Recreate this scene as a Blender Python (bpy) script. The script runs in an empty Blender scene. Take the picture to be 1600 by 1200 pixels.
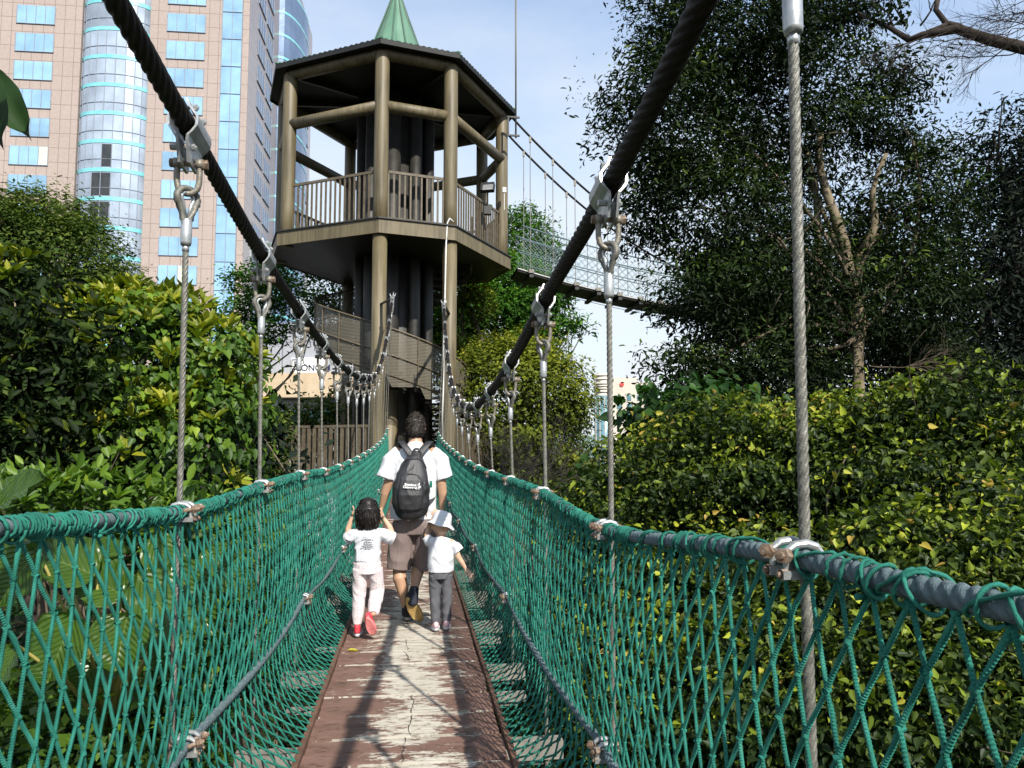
import bpy, bmesh, math, random
import numpy as np
from mathutils import Vector, Matrix, noise, Euler
sc = bpy.context.scene
col = sc.collection
R = math.radians
PSI = R(7.3)           # the camera looks this far to the right of the bridge axis (+Y)
PITCH = R(4.76)
FPX = 1200.0
EYE = 1.5
CS, SN = math.cos(PSI), math.sin(PSI)

# ---------------------------------------------------------------- camera, sky, sun, exposure
cam_d = bpy.data.cameras.new('camera'); cam = bpy.data.objects.new('camera', cam_d); col.objects.link(cam)
cam_d.sensor_width = 36; cam_d.lens = 27.0; cam_d.clip_start = 0.05; cam_d.clip_end = 8000
cam.location = (0, 0, EYE); cam.rotation_euler = (math.pi/2 + PITCH, 0, -PSI)
sc.camera = cam
SUN = Vector((0.38, -1.06, 1.0)).normalized()
w = bpy.data.worlds.new('World'); sc.world = w; w.use_nodes = True
nt = w.node_tree; bg = nt.nodes['Background']
sky = nt.nodes.new('ShaderNodeTexSky'); sky.sky_type = 'NISHITA'; sky.sun_disc = False
sky.sun_elevation = math.asin(SUN.z); sky.sun_rotation = math.atan2(SUN.x, SUN.y)
sky.air_density = 1.3; sky.dust_density = 0.8; sky.ozone_density = 2.2
tc = nt.nodes.new('ShaderNodeTexCoord')
mp = nt.nodes.new('ShaderNodeMapping'); mp.inputs['Scale'].default_value = (1, 1, 2.6)
nz = nt.nodes.new('ShaderNodeTexNoise'); nz.inputs['Scale'].default_value = 2.3; nz.inputs['Detail'].default_value = 7; nz.inputs['Roughness'].default_value = .55
rp = nt.nodes.new('ShaderNodeValToRGB'); rp.color_ramp.elements[0].position = .34; rp.color_ramp.elements[1].position = .78
sx = nt.nodes.new('ShaderNodeSeparateXYZ')
ma = nt.nodes.new('ShaderNodeMapRange'); ma.inputs['From Min'].default_value = .62; ma.inputs['From Max'].default_value = -.05; ma.inputs['To Min'].default_value = .12; ma.inputs['To Max'].default_value = .95
mul = nt.nodes.new('ShaderNodeMath'); mul.operation = 'ADD'; mul.use_clamp = True
mul0 = nt.nodes.new('ShaderNodeMath'); mul0.operation = 'MULTIPLY'; mul0.inputs[1].default_value = .62
mul1 = nt.nodes.new('ShaderNodeMath'); mul1.operation = 'MULTIPLY'; mul1.inputs[1].default_value = .88
mx = nt.nodes.new('ShaderNodeMixRGB'); mx.inputs['Color2'].default_value = (7.8, 8.3, 8.9, 1)
L = nt.links.new
L(tc.outputs['Generated'], mp.inputs['Vector']); L(mp.outputs['Vector'], nz.inputs['Vector']); L(nz.outputs['Fac'], rp.inputs['Fac'])
L(tc.outputs['Generated'], sx.inputs['Vector']); L(sx.outputs['Z'], ma.inputs['Value'])
L(rp.outputs['Color'], mul0.inputs[0]); L(mul0.outputs[0], mul.inputs[0]); L(ma.outputs['Result'], mul1.inputs[0]); L(mul1.outputs[0], mul.inputs[1])
L(mul.outputs[0], mx.inputs['Fac']); gain = nt.nodes.new('ShaderNodeMixRGB'); gain.blend_type = 'MULTIPLY'; gain.inputs['Fac'].default_value = 1; zr = nt.nodes.new('ShaderNodeValToRGB'); zr.color_ramp.elements[0].position = .50; zr.color_ramp.elements[0].color = (1.52, 1.84, 2.10, 1); zr.color_ramp.elements[1].position = .80; zr.color_ramp.elements[1].color = (.75, .8, .88, 1); L(sx.outputs['Z'], zr.inputs['Fac']); L(zr.outputs['Color'], gain.inputs['Color2']); L(sky.outputs['Color'], gain.inputs['Color1']); L(gain.outputs['Color'], mx.inputs['Color1']); L(mx.outputs['Color'], bg.inputs['Color'])
bg.inputs['Strength'].default_value = 0.084
sl = bpy.data.lights.new('sun', 'SUN'); sl.energy = 5.0; sl.angle = R(.55); sl.color = (1, .95, .86)
so = bpy.data.objects.new('sun', sl); col.objects.link(so); so.rotation_euler = (-SUN).to_track_quat('-Z', 'Y').to_euler()
sc.view_settings.view_transform = 'Standard'; sc.view_settings.look = 'None'; sc.view_settings.exposure = 0.45; sc.view_settings.gamma = 1
sc.cycles.max_bounces = 6; sc.cycles.diffuse_bounces = 2; sc.cycles.glossy_bounces = 3; sc.cycles.transparent_max_bounces = 12; sc.cycles.transmission_bounces = 3

# ---------------------------------------------------------------- frames: (right, depth) seen level from the eye -> bridge axes
def W(xr, d, z): return Vector((xr*CS + d*SN, -xr*SN + d*CS, z))
def P(px, py, d):      # a place sighted in the photograph, at depth d in front of the eye
    cx = (px-800)/FPX; cy = (600-py)/FPX
    fz = math.cos(PITCH) - cy*math.sin(PITCH); up = math.sin(PITCH) + cy*math.cos(PITCH)
    return W(cx/fz*d, d, EYE + up/fz*d)
def onX(px, py, X):
    q = P(px, py, 1.0); dx, dy, dz = q.x, q.y, q.z-EYE
    t = X/dx; return Vector((X, dy*t, EYE+dz*t))
def toW(a):            # numpy rows (xr, depth, z) -> world
    o = np.empty_like(a); o[:, 0] = a[:, 0]*CS + a[:, 1]*SN; o[:, 1] = -a[:, 0]*SN + a[:, 1]*CS; o[:, 2] = a[:, 2]; return o

# ---------------------------------------------------------------- materials
def newmat(name):
    m = bpy.data.materials.new(name); m.use_nodes = True
    return m, m.node_tree, m.node_tree.nodes['Principled BSDF']
def ramp(nt, fac, stops, interp='LINEAR'):
    r = nt.nodes.new('ShaderNodeValToRGB'); cr = r.color_ramp; cr.interpolation = interp
    while len(cr.elements) < len(stops): cr.elements.new(.5)
    for e, (p, c) in zip(cr.elements, stops):
        e.position = p; e.color = (c[0], c[1], c[2], 1) if not isinstance(c, (int, float)) else (c, c, c, 1)
    if fac is not None: nt.links.new(fac, r.inputs['Fac'])
    return r
def noise_n(nt, scale, detail=4, vec=None, sc3=None, coord='Object', rough=.55):
    n = nt.nodes.new('ShaderNodeTexNoise'); n.inputs['Scale'].default_value = scale; n.inputs['Detail'].default_value = detail; n.inputs['Roughness'].default_value = rough
    if vec is None:
        t = nt.nodes.new('ShaderNodeTexCoord'); vec = t.outputs[coord]
    if sc3:
        mpn = nt.nodes.new('ShaderNodeMapping'); mpn.inputs['Scale'].default_value = sc3; nt.links.new(vec, mpn.inputs['Vector']); vec = mpn.outputs['Vector']
    nt.links.new(vec, n.inputs['Vector']); return n
def pm(name, stops, scale=5, rough=.6, metal=0, bump=0, bscale=None, sc3=None, spec=.5, rvar=0):
    m, nt, b = newmat(name)
    n = noise_n(nt, scale, 6, sc3=sc3)
    r = ramp(nt, n.outputs['Fac'], stops); nt.links.new(r.outputs['Color'], b.inputs['Base Color'])
    b.inputs['Roughness'].default_value = rough; b.inputs['Metallic'].default_value = metal; b.inputs['Specular IOR Level'].default_value = spec
    if rvar:
        rr = nt.nodes.new('ShaderNodeMapRange'); rr.inputs['To Min'].default_value = rough-rvar; rr.inputs['To Max'].default_value = rough+rvar
        nt.links.new(n.outputs['Fac'], rr.inputs['Value']); nt.links.new(rr.outputs['Result'], b.inputs['Roughness'])
    if bump:
        n2 = noise_n(nt, bscale or scale*4, 5, sc3=sc3)
        bp = nt.nodes.new('ShaderNodeBump'); bp.inputs['Strength'].default_value = bump; bp.inputs['Distance'].default_value = .01
        nt.links.new(n2.outputs['Fac'], bp.inputs['Height']); nt.links.new(bp.outputs['Normal'], b.inputs['Normal'])
    return m
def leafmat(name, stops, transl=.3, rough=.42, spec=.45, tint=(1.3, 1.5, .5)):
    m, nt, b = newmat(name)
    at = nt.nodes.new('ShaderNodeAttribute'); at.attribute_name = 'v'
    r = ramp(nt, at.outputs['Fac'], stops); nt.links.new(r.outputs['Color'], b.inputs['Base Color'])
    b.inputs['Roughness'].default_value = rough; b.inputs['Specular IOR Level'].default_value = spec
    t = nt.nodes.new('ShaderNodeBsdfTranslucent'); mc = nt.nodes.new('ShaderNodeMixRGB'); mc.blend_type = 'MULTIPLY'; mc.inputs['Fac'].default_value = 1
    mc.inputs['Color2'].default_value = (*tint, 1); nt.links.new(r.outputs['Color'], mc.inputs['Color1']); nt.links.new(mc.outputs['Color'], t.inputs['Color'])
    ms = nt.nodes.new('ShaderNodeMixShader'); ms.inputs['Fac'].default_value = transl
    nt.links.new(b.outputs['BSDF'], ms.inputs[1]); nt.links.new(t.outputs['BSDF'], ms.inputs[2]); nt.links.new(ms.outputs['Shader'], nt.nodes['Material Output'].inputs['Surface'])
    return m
M = {}
M['cable'] = pm('tarred_wire_rope', [(.3, (.005, .004, .0035)), (.7, (.016, .012, .010))], 30, .62, 0, .3, 150, spec=.25)
M['wire'] = pm('galvanised_wire', [(.3, (.10, .096, .080)), (.7, (.215, .207, .178))], 40, .5, .25, .25, 220, spec=.5)
M['galv'] = pm('galvanised_steel', [(.3, (.30, .31, .31)), (.7, (.52, .53, .52))], 18, .36, .6, .12, 90, rvar=.08)
M['oldgalv'] = pm('stained_shackle_steel', [(.3, (.13, .11, .08)), (.6, (.25, .23, .19)), (.8, (.32, .24, .14))], 22, .5, .4, .2, 100)
M['rust'] = pm('rusty_bolt', [(.35, (.11, .065, .04)), (.55, (.22, .15, .10)), (.7, (.38, .35, .30))], 60, .7, .15, .3, 200)
M['rope'] = pm('blue_grey_rope', [(.3, (.075, .115, .125)), (.7, (.17, .225, .24))], 60, .85, 0, .6, 500, spec=.15)
M['cord'] = pm('green_nylon_cord', [(.3, (.008, .10, .072)), (.55, (.020, .19, .138)), (.75, (.05, .26, .195))], 14, .6, 0, .5, 600, spec=.3)
def tower_paint():
    m, nt, b = newmat('tan_painted_steel')
    n = noise_n(nt, 1.6, 6, sc3=(1, 1, .35)); n2 = noise_n(nt, 9, 4, sc3=(1, 1, .06))
    r = ramp(nt, n.outputs['Fac'], [(.3, (.11, .087, .046)), (.5, (.155, .125, .068)), (.72, (.19, .155, .09))])
    r2 = ramp(nt, n2.outputs['Fac'], [(.35, (.50, .47, .42)), (.5, (.85, .84, .8)), (.62, (1, 1, 1))])
    mxx = nt.nodes.new('ShaderNodeMixRGB'); mxx.blend_type = 'MULTIPLY'; mxx.inputs['Fac'].default_value = .8
    nt.links.new(r.outputs['Color'], mxx.inputs['Color1']); nt.links.new(r2.outputs['Color'], mxx.inputs['Color2']); nt.links.new(mxx.outputs['Color'], b.inputs['Base Color'])
    b.inputs['Roughness'].default_value = .55; return m
M['tan'] = tower_paint()
M['darksteel'] = pm('dark_steel_with_shade', [(.3, (.012, .011, .009)), (.7, (.03, .027, .022))], 4, .5)  # near-black: shade on core pipes and floor underside is in the colour
M['rail'] = pm('brown_rail_paint', [(.3, (.075, .058, .036)), (.7, (.14, .112, .07))], 6, .6)
M['roofgreen'] = pm('green_roof_sheet', [(.3, (.075, .17, .115)), (.7, (.13, .26, .18))], 2, .5, sc3=(1, 1, .3))
M['rooftrim'] = pm('dark_eave_and_soffit_shade', [(.3, (.004, .0045, .004)), (.7, (.010, .011, .010))], 4, .7)  # so dark that the soffit carries the under-eave shade in its colour
M['white_pipe'] = pm('white_plastic', [(.3, (.62, .62, .6)), (.7, (.8, .8, .78))], 8, .45)
M['wirenet'] = pm('grey_green_wire', [(.3, (.10, .16, .15)), (.7, (.2, .27, .25))], 9, .6)
M['black'] = pm('black_metal', [(.3, (.01, .01, .01)), (.7, (.03, .03, .03))], 8, .5)
M['bark'] = pm('bark', [(.3, (.07, .055, .038)), (.55, (.14, .11, .08)), (.75, (.26, .21, .15))], 6, .9, 0, .8, 18, sc3=(1, 1, .4), spec=.1)
M['barkpale'] = pm('pale_bark', [(.3, (.08, .063, .042)), (.55, (.18, .145, .095)), (.75, (.29, .24, .17))], 5, .85, 0, .6, 16, sc3=(1, 1, .5), spec=.1)
M['barkdark'] = pm('dark_bark', [(.3, (.02, .016, .014)), (.7, (.06, .048, .04))], 14, .9, 0, .9, 30, spec=.1)
M['twig'] = pm('dry_twig', [(.3, (.18, .14, .10)), (.7, (.34, .28, .21))], 5, .9, spec=.1)

# ---------------------------------------------------------------- mesh building
class MB:
    def __init__(s): s.v = []; s.f = []; s.n = 0; s.a = []
    def add(s, v, f, att=None):
        v = np.asarray(v, float).reshape(-1, 3); s.v.append(v)
        for q in f: s.f.append([i+s.n for i in q])
        if att is not None: s.a.append(np.full(len(v), att))
        s.n += len(v)
    def box(s, c, h, rot=None):
        pts = np.array([(x, y, z) for x in (-1, 1) for y in (-1, 1) for z in (-1, 1)], float)*np.array(h)
        if rot is not None: pts = pts @ np.array(rot.to_3x3()).T
        s.add(pts+np.array(c), [(0, 1, 3, 2), (4, 6, 7, 5), (0, 4, 5, 1), (2, 3, 7, 6), (0, 2, 6, 4), (1, 5, 7, 3)])
    def bar(s, a, b, wx, wz, up=(0, 0, 1)):
        a = Vector(a); b = Vector(b); t = (b-a); l = t.length; t.normalize(); upv = Vector(up)
        sd = t.cross(upv)
        if sd.length < 1e-4: sd = t.cross(Vector((1, 0, 0)))
        sd.normalize(); u = sd.cross(t); m = Matrix((sd, t, u)).transposed()
        s.box((a+b)/2, (wx/2, l/2, wz/2), m)
    def tube(s, pts, r, n=8, cap=True, prof=None, twist=0.0, closed=False):
        pts = np.asarray([tuple(p) for p in pts], float); k = len(pts)
        r = np.full(k, r) if np.isscalar(r) else np.asarray(r, float)
        if closed: t = np.roll(pts, -1, 0)-np.roll(pts, 1, 0)
        else: t = np.gradient(pts, axis=0)
        t /= np.linalg.norm(t, axis=1)[:, None]+1e-12
        ref = np.array([0, 0, 1.]) if abs(t[0][2]) < .9 else np.array([1., 0, 0])
        S = np.zeros_like(pts); u = np.cross(t[0], ref); u /= np.linalg.norm(u); S[0] = u
        for i in range(1, k):
            u = S[i-1]-t[i]*np.dot(S[i-1], t[i]); S[i] = u/(np.linalg.norm(u)+1e-12)
        B = np.cross(t, S)
        seg = np.concatenate([[0], np.cumsum(np.linalg.norm(np.diff(pts, axis=0), axis=1))])
        th = np.arange(n)/n*2*math.pi
        rr = np.ones(n) if prof is None else prof(th)
        TH = th[None, :] + (seg*twist)[:, None]
        v = pts[:, None, :] + (r[:, None]*rr[None, :])[:, :, None]*(np.cos(TH)[:, :, None]*S[:, None, :] + np.sin(TH)[:, :, None]*B[:, None, :])
        f = []
        for i in range(k if closed else k-1):
            j = (i+1) % k
            for q in range(n): f.append((i*n+q, i*n+(q+1) % n, j*n+(q+1) % n, j*n+q))
        if cap and not closed: f.append(tuple(range(n-1, -1, -1))); f.append(tuple((k-1)*n+q for q in range(n)))
        s.add(v.reshape(-1, 3), f)
    def segs(s, A, B, r, n=5, r2=None):      # many short straight cords at once
        A = np.asarray(A, float); B = np.asarray(B, float); t = B-A; t /= np.linalg.norm(t, axis=1)[:, None]
        ref = np.tile([.3, .1, .95], (len(A), 1)); S = np.cross(t, ref); S /= np.linalg.norm(S, axis=1)[:, None]; U = np.cross(t, S)
        th = np.arange(n)/n*2*math.pi; q2 = 1.0 if r2 is None else r2/r; r = np.full(len(A), r) if np.isscalar(r) else r
        ring = r[:, None, None]*(np.cos(th)[None, :, None]*S[:, None, :]+np.sin(th)[None, :, None]*U[:, None, :])
        v = np.concatenate([A[:, None]+ring, B[:, None]+ring*q2], 1).reshape(-1, 3)
        base = (np.arange(len(A))*2*n)[:, None, None]
        q = np.array([(i, (i+1) % n, n+(i+1) % n, n+i) for i in range(n)])[None]
        F = (base+q).reshape(-1, 4)+s.n
        s.v.append(v); s.f.extend(F.tolist()); s.n += len(v)
    def cyl(s, a, b, r, n=12, r2=None): s.tube([a, b], [r, r if r2 is None else r2], n)
    def hexbolt(s, c, ax, r, h, shank=0, sr=.5):
        c = Vector(c); ax = Vector(ax).normalized(); s.cyl(c, c+ax*h, r, 6)
        if shank: s.cyl(c-ax*shank, c+ax*(h*1.5), r*sr, 8)
    def mesh(s, name, mat=None, smooth=False):
        v = np.concatenate(s.v); me = bpy.data.meshes.new(name)
        me.from_pydata(v.tolist(), [], s.f)
        if smooth: me.polygons.foreach_set('use_smooth', np.ones(len(me.polygons), bool))
        if mat: me.materials.append(mat)
        me.update(); return me
    def build(s, name, mat, parent=None, smooth=False):
        return link(name, s.mesh(name, mat, smooth), parent)
def link(name, me, parent=None):
    o = bpy.data.objects.new(name, me); col.objects.link(o)
    if parent: o.parent = parent
    return o
def tag(o, label=None, cat=None, group=None, kind=None):
    if label: o['label'] = label
    if cat: o['category'] = cat
    if group: o['group'] = group
    if kind: o['kind'] = kind
    return o
def thing(name, label, cat, loc=(0, 0, 0), rz=0, group=None):
    o = bpy.data.objects.new(name, None); col.objects.link(o); o.location = loc; o.rotation_euler = (0, 0, rz); o.empty_display_size = .1
    return tag(o, label, cat, group)

# ---------------------------------------------------------------- leaves
TEMPL = {
 'oval': ([(0, 0, 0), (-.5, .45, .14), (0, 1, 0), (.5, .45, .14)], [(0, 2, 1), (0, 3, 2)]),
 'long': ([(0, 0, 0), (-.33, .35, .08), (-.36, .7, .03), (0, 1, -.1), (.36, .7, .03), (.33, .35, .08)], [(0, 3, 2, 1), (0, 5, 4, 3)]),
 'heart': ([(0, .08, 0), (-.30, 0, .05), (-.50, .20, .11), (-.42, .46, .09), (-.14, .80, -.03), (0, 1, -.12), (.14, .80, -.03), (.42, .46, .09), (.50, .20, .11), (.30, 0, .05)], [(0, 5, 4, 3, 2, 1), (0, 9, 8, 7, 6, 5)]),
 'blade': ([(0, 0, 0), (-.5, .4, .1), (0, 1, -.15), (.5, .4, .1)], [(0, 2, 1), (0, 3, 2)]),
}
def nrm(a): return a/(np.linalg.norm(a, axis=-1, keepdims=True)+1e-9)
def leaf_mesh(name, pos, nor, tip, size, width, v, kind, mat):
    T = np.array(TEMPL[kind][0], float); F = TEMPL[kind][1]
    nor = nrm(nor); tip = nrm(tip-nor*np.sum(tip*nor, 1, keepdims=True)); sd = np.cross(tip, nor)
    N = len(pos); K = len(T)
    wv = width if not np.isscalar(width) else np.full(N, width)
    V = pos[:, None]+size[:, None, None]*(T[None, :, 0, None]*wv[:, None, None]*sd[:, None]+T[None, :, 1, None]*tip[:, None]+T[None, :, 2, None]*nor[:, None])
    V = V.reshape(-1, 3).astype(np.float32)
    fl = len(F[0]); nf = len(F)
    idx = ((np.arange(N)*K)[:, None, None]+np.array(F)[None]).reshape(-1).astype(np.int32)
    me = bpy.data.meshes.new(name)
    me.vertices.add(len(V)); me.vertices.foreach_set('co', V.ravel())
    me.loops.add(len(idx)); me.loops.foreach_set('vertex_index', idx)
    me.polygons.add(N*nf); me.polygons.foreach_set('loop_start', (np.arange(N*nf)*fl).astype(np.int32))
    me.update(calc_edges=True)
    at = me.attributes.new('v', 'FLOAT', 'POINT'); at.data.foreach_set('value', np.repeat(v, K).astype(np.float32))
    me.materials.append(mat); return me
def join_leaves(name, sets):
    # sets: (pos, nor, tip, size, width, v, kind, mat) tuples kept in one crown mesh with a slot each
    ms = [leaf_mesh(name, *q) for q in sets]
    if len(ms) == 1: return ms[0]
    def get(m, coll, attr, n, t): x = np.empty(n, t); getattr(m, coll).foreach_get(attr, x); return x
    co = np.concatenate([get(m, 'vertices', 'co', len(m.vertices)*3, np.float32) for m in ms]); off = np.cumsum([0]+[len(m.vertices) for m in ms]); lo = np.cumsum([0]+[len(m.loops) for m in ms])
    vi = np.concatenate([get(m, 'loops', 'vertex_index', len(m.loops), np.int32)+off[i] for i, m in enumerate(ms)]); ls = np.concatenate([get(m, 'polygons', 'loop_start', len(m.polygons), np.int32)+lo[i] for i, m in enumerate(ms)])
    mi = np.concatenate([np.full(len(m.polygons), i, np.int32) for i, m in enumerate(ms)]); vv = []
    for m in ms: x = np.empty(len(m.vertices), np.float32); m.attributes['v'].data.foreach_get('value', x); vv.append(x)
    me = bpy.data.meshes.new(name); me.vertices.add(len(co)//3); me.vertices.foreach_set('co', co); me.loops.add(len(vi)); me.loops.foreach_set('vertex_index', vi.astype(np.int32)); me.polygons.add(len(ls)); me.polygons.foreach_set('loop_start', ls.astype(np.int32)); me.polygons.foreach_set('material_index', mi); me.update(calc_edges=True)
    me.attributes.new('v', 'FLOAT', 'POINT').data.foreach_set('value', np.concatenate(vv))
    for q, m in zip(sets, ms): me.materials.append(q[7]); bpy.data.meshes.remove(m)
    return me
def ell(px, py, d, rx, ry, rd=None):   # a crown lobe sighted in the photograph: centre and radii in the level camera frame
    q = P(px, py, d); c = np.array(((px-800)/FPX*d, d, q.z)); rxm = rx/FPX*d; rym = ry/FPX*d
    return (c, np.array((rxm, rd if rd else (rxm+rym)/2, rym)))
def crown_pts(blobs, n, clump=.35, per=40, rng=None, flat=.6, shell=(.45, 1.0), up=.6, out=.6, rnd=.7, cull=True, hang=0.):
    vols = np.array([np.prod(b[1])**(2/3) for b in blobs]); cnt = np.maximum(1, (n*vols/vols.sum()).astype(int))
    PP, NN, TT, VV = [], [], [], []
    for (c, r), k in zip(blobs, cnt):
        m = max(4, k//per); d = nrm(rng.normal(size=(m, 3)))
        if cull:
            keep = d[:, 1] < rng.uniform(-.1, 1.1, m); d = d[keep]; m = len(d)
            if m < 3: d = nrm(rng.normal(size=(4, 3))); m = 4
        rad = shell[0]+(shell[1]-shell[0])*rng.random(m)**.5
        cp = c+d*r*rad[:, None]*(1+np.clip(.12*rng.normal(size=(m, 1)), -.2, .1)); cv = rng.random(m)
        i = rng.integers(0, m, k); g = np.clip(rng.normal(size=(k, 3)), -1.45, 1.45)*np.array((1, 1, flat))*clump*(.6+.8*cv[i])[:, None]
        p = cp[i]+g; o = nrm((p-c)/r)
        nn = o*out+np.array((0, 0, up))+rng.normal(size=(k, 3))*rnd
        tt = rng.normal(size=(k, 3))+o*.6+np.array((0, 0, -hang))
        PP.append(p); NN.append(nn); TT.append(tt)
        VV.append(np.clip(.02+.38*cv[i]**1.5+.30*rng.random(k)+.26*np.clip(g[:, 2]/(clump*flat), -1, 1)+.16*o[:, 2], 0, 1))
    return [np.concatenate(x) for x in (PP, NN, TT, VV)]
def rosettes(blobs, m, nleaf, length, rng, shell=(.98, 1.10), spread=1.0):
    PP, NN, TT, VV = [], [], [], []
    for c, r in blobs:
        d = nrm(rng.normal(size=(m, 3))*.8+np.array((0, -.55, 1.25))); p0 = c+d*r*rng.uniform(*shell, (m, 1)); ax = nrm(d*.7+np.array((0, -.1, .8)))
        for j in range(m):
            a = ax[j]; u = nrm(np.cross(a, rng.normal(size=3))); vv = np.cross(a, u); rv = rng.random()
            for q in range(nleaf):
                t = q*2.4+rng.random(); rad = u*math.cos(t)+vv*math.sin(t); s_ = spread*(.45+.75*q/nleaf)
                tp = nrm(a*math.cos(s_)+rad*math.sin(s_)); PP.append(p0[j]+tp*.02); TT.append(tp); NN.append(a*math.sin(s_)-rad*math.cos(s_)+rng.normal(size=3)*.15)
                VV.append(min(1, .22+.40*rv+.45*(1-q/nleaf)*rng.random()))
    return [np.array(x) for x in (PP, NN, TT, VV)]
def limb(mb, a, b, r0, r1, rng, bend=.12, n=9, k=8):
    a = np.array(a, float); b = np.array(b, float); l = np.linalg.norm(b-a); t = np.linspace(0, 1, k)[:, None]
    off = rng.normal(size=3)*bend*l; off2 = rng.normal(size=3)*bend*l*.5
    pts = a+(b-a)*t+np.sin(t*math.pi)*off+np.sin(t*2*math.pi)*off2
    mb.tube(pts, np.linspace(r0, r1, k), n); return pts

def base_at(o, loc):
    loc = Vector(loc); o.location = loc
    for c in o.children: c.matrix_parent_inverse = Matrix.Translation(-loc)
    return o
def cf(xr, d, z): return W(xr, d, z)

# ================================================================ THE GROUND AND FAR LAND
def sst(a, b, x):
    t = np.clip((x-a)/(b-a), 0, 1); return t*t*(3-2*t)
def terr(x, y):
    z = -7.5 + sst(1.6, 9, x)*6.3*(1-sst(22, 48, y)) + sst(2.2, 10, -x)*5.6*(1-sst(14, 40, y))
    z = z + .35*np.sin(x*.7+1.3)*np.cos(y*.55) + .2*np.sin(x*1.9+y*1.3)
    far = sst(60, 200, np.hypot(x, y)); return z*(1-far)+(-16)*far
def ground():
    g = np.concatenate([-np.geomspace(2500, 14, 26), np.linspace(-13, 13, 66), np.geomspace(14, 2500, 26)])
    h = np.concatenate([-np.geomspace(2500, 6, 12), np.linspace(-5, 45, 90), np.geomspace(46, 5000, 30)])
    X, Y = np.meshgrid(g, h); Z = terr(X, Y); nx, ny = len(g), len(h)
    mb = MB(); mb.add(np.stack([X, Y, Z], -1).reshape(-1, 3), [(j*nx+i, j*nx+i+1, (j+1)*nx+i+1, (j+1)*nx+i) for j in range(ny-1) for i in range(nx-1)])
    m = pm('forest_floor', [(.3, (.010, .010, .006)), (.5, (.022, .020, .011)), (.7, (.018, .034, .010))], 1.2, .95, 0, .6, 9, spec=.1)
    tag(mb.build('ground', m, smooth=True), kind='structure')
ground()
def hills():
    mb = MB(); rng = np.random.default_rng(3); n = 120
    for k, (d, h0, h1) in enumerate(((1500, -16, 34), (2300, -16, 62))):
        xs = np.linspace(-1.2, 1.2, n)*d; top = h1*(.55+.3*np.sin(xs/170+k)+.15*np.sin(xs/61.)+.05*rng.normal(size=n))
        a = [W(x, d, h0) for x in xs]; b = [W(x, d+160, t) for x, t in zip(xs, top)]; c = [W(x, d+500, h0) for x in xs]
        v = a+b+c; f = [(i, i+1, n+i+1, n+i) for i in range(n-1)]+[(n+i, n+i+1, 2*n+i+1, 2*n+i) for i in range(n-1)]
        mb.add([tuple(p) for p in v], f)
    m = pm('haze_toned_hills', [(.35, (.16, .24, .25)), (.6, (.24, .33, .33))], .02, .95, spec=.05)  # pale blue-green puts the distance haze into the hill colour
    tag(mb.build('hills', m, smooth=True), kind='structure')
hills()

# ================================================================ THE ROPE BRIDGE
Y0, Y1 = -1.2, 24.4
def ip(y, ys, vs):      # smooth interpolation through measured heights
    y = np.asarray(y, float); ys = np.array(ys, float); vs = np.array(vs, float); d = np.gradient(vs, ys)
    i = np.clip(np.searchsorted(ys, y)-1, 0, len(ys)-2); h = ys[i+1]-ys[i]; t = (y-ys[i])/h
    return (2*t**3-3*t**2+1)*vs[i]+(t**3-2*t**2+t)*h*d[i]+(-2*t**3+3*t**2)*vs[i+1]+(t**3-t**2)*h*d[i+1]
def deck_z(y): y = np.asarray(y, float); return .50*np.clip((y-9)/16, 0, 1.2)**2
def cab(s, y):
    if s < 0:
        return np.stack([ip(y, [-2, 14, 24.5], [-.857, -.857, -.71]), y, EYE+ip(y, [-2, 1, 2.22, 2.7, 3.28, 4.4, 6, 7.5, 9, 11, 13.7, 17.5, 20, 22, 24.4], [1.64, 1.385, 1.285, 1.24, 1.19, 1.10, 1.035, 1.0, .99, 1.05, 1.22, 1.72, 2.5, 3.4, 4.72])], -1)
    return np.stack([ip(y, [-2, 2, 4, 14, 24.5], [.785, .775, .76, .76, .92]), y, EYE+ip(y, [-2, .5, 1.92, 2.3, 2.87, 4.26, 5.7, 6.83, 8.2, 9.8, 11.8, 15, 19, 21.5, 24.4], [1.72, 1.45, 1.225, 1.15, 1.055, .883, .69, .585, .52, .51, .66, 1.12, 2.22, 3.2, 4.55])], -1)
def toprope(s, y):
    y = np.asarray(y, float)
    x = np.where(y < 15, (-.857 if s < 0 else .76), 0)
    x = ip(y, [-2, 15, 24.5], [-.84, -.84, -.80]) if s < 0 else ip(y, [-2, 15, 24.5], [.75, .75, .76])
    if s < 0: z = ip(y, [-2, 0, 1.0, 1.73, 3, 4.5, 6, 8, 11, 14, 18, 22, 24.4], [-.02, -.07, -.12, -.165, -.235, -.215, -.205, -.225, -.18, -.1, .06, .32, .62])
    else: z = ip(y, [-2, -.1, 1.0, 1.42, 2.93, 4.45, 7.3, 11.2, 14, 18, 22, 24.4], [-.1, -.13, -.205, -.215, -.315, -.262, -.25, -.18, -.08, .08, .3, .5])
    return np.stack([x, y, EYE+z], -1)
def midrope(s, y):
    y = np.asarray(y, float); ph = .03*np.sin((y-1.5)*2*math.pi/3)
    return np.stack([np.full_like(y, -.80 if s < 0 else .735)+(-s)*(.03*np.abs(np.sin(y*math.pi/3))), y, deck_z(y)+.36-.02*np.abs(np.sin(y*math.pi/3))+(.13 if s < 0 else 0)*np.clip(1-y/7, 0, 1)], -1)
def edge(s, y): y = np.asarray(y, float); return np.stack([np.full_like(y, -.535 if s < 0 else .50), y, deck_z(y)+.03], -1)
SIDE = {-1: 'left', 1: 'right'}
ORD = ['', 'first', 'second', 'third', 'fourth', 'fifth', 'sixth', 'seventh', 'eighth', 'ninth', 'tenth', 'eleventh', 'twelfth', 'thirteenth', 'fourteenth', 'fifteenth', 'sixteenth', 'seventeenth', 'eighteenth', 'nineteenth']
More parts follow.
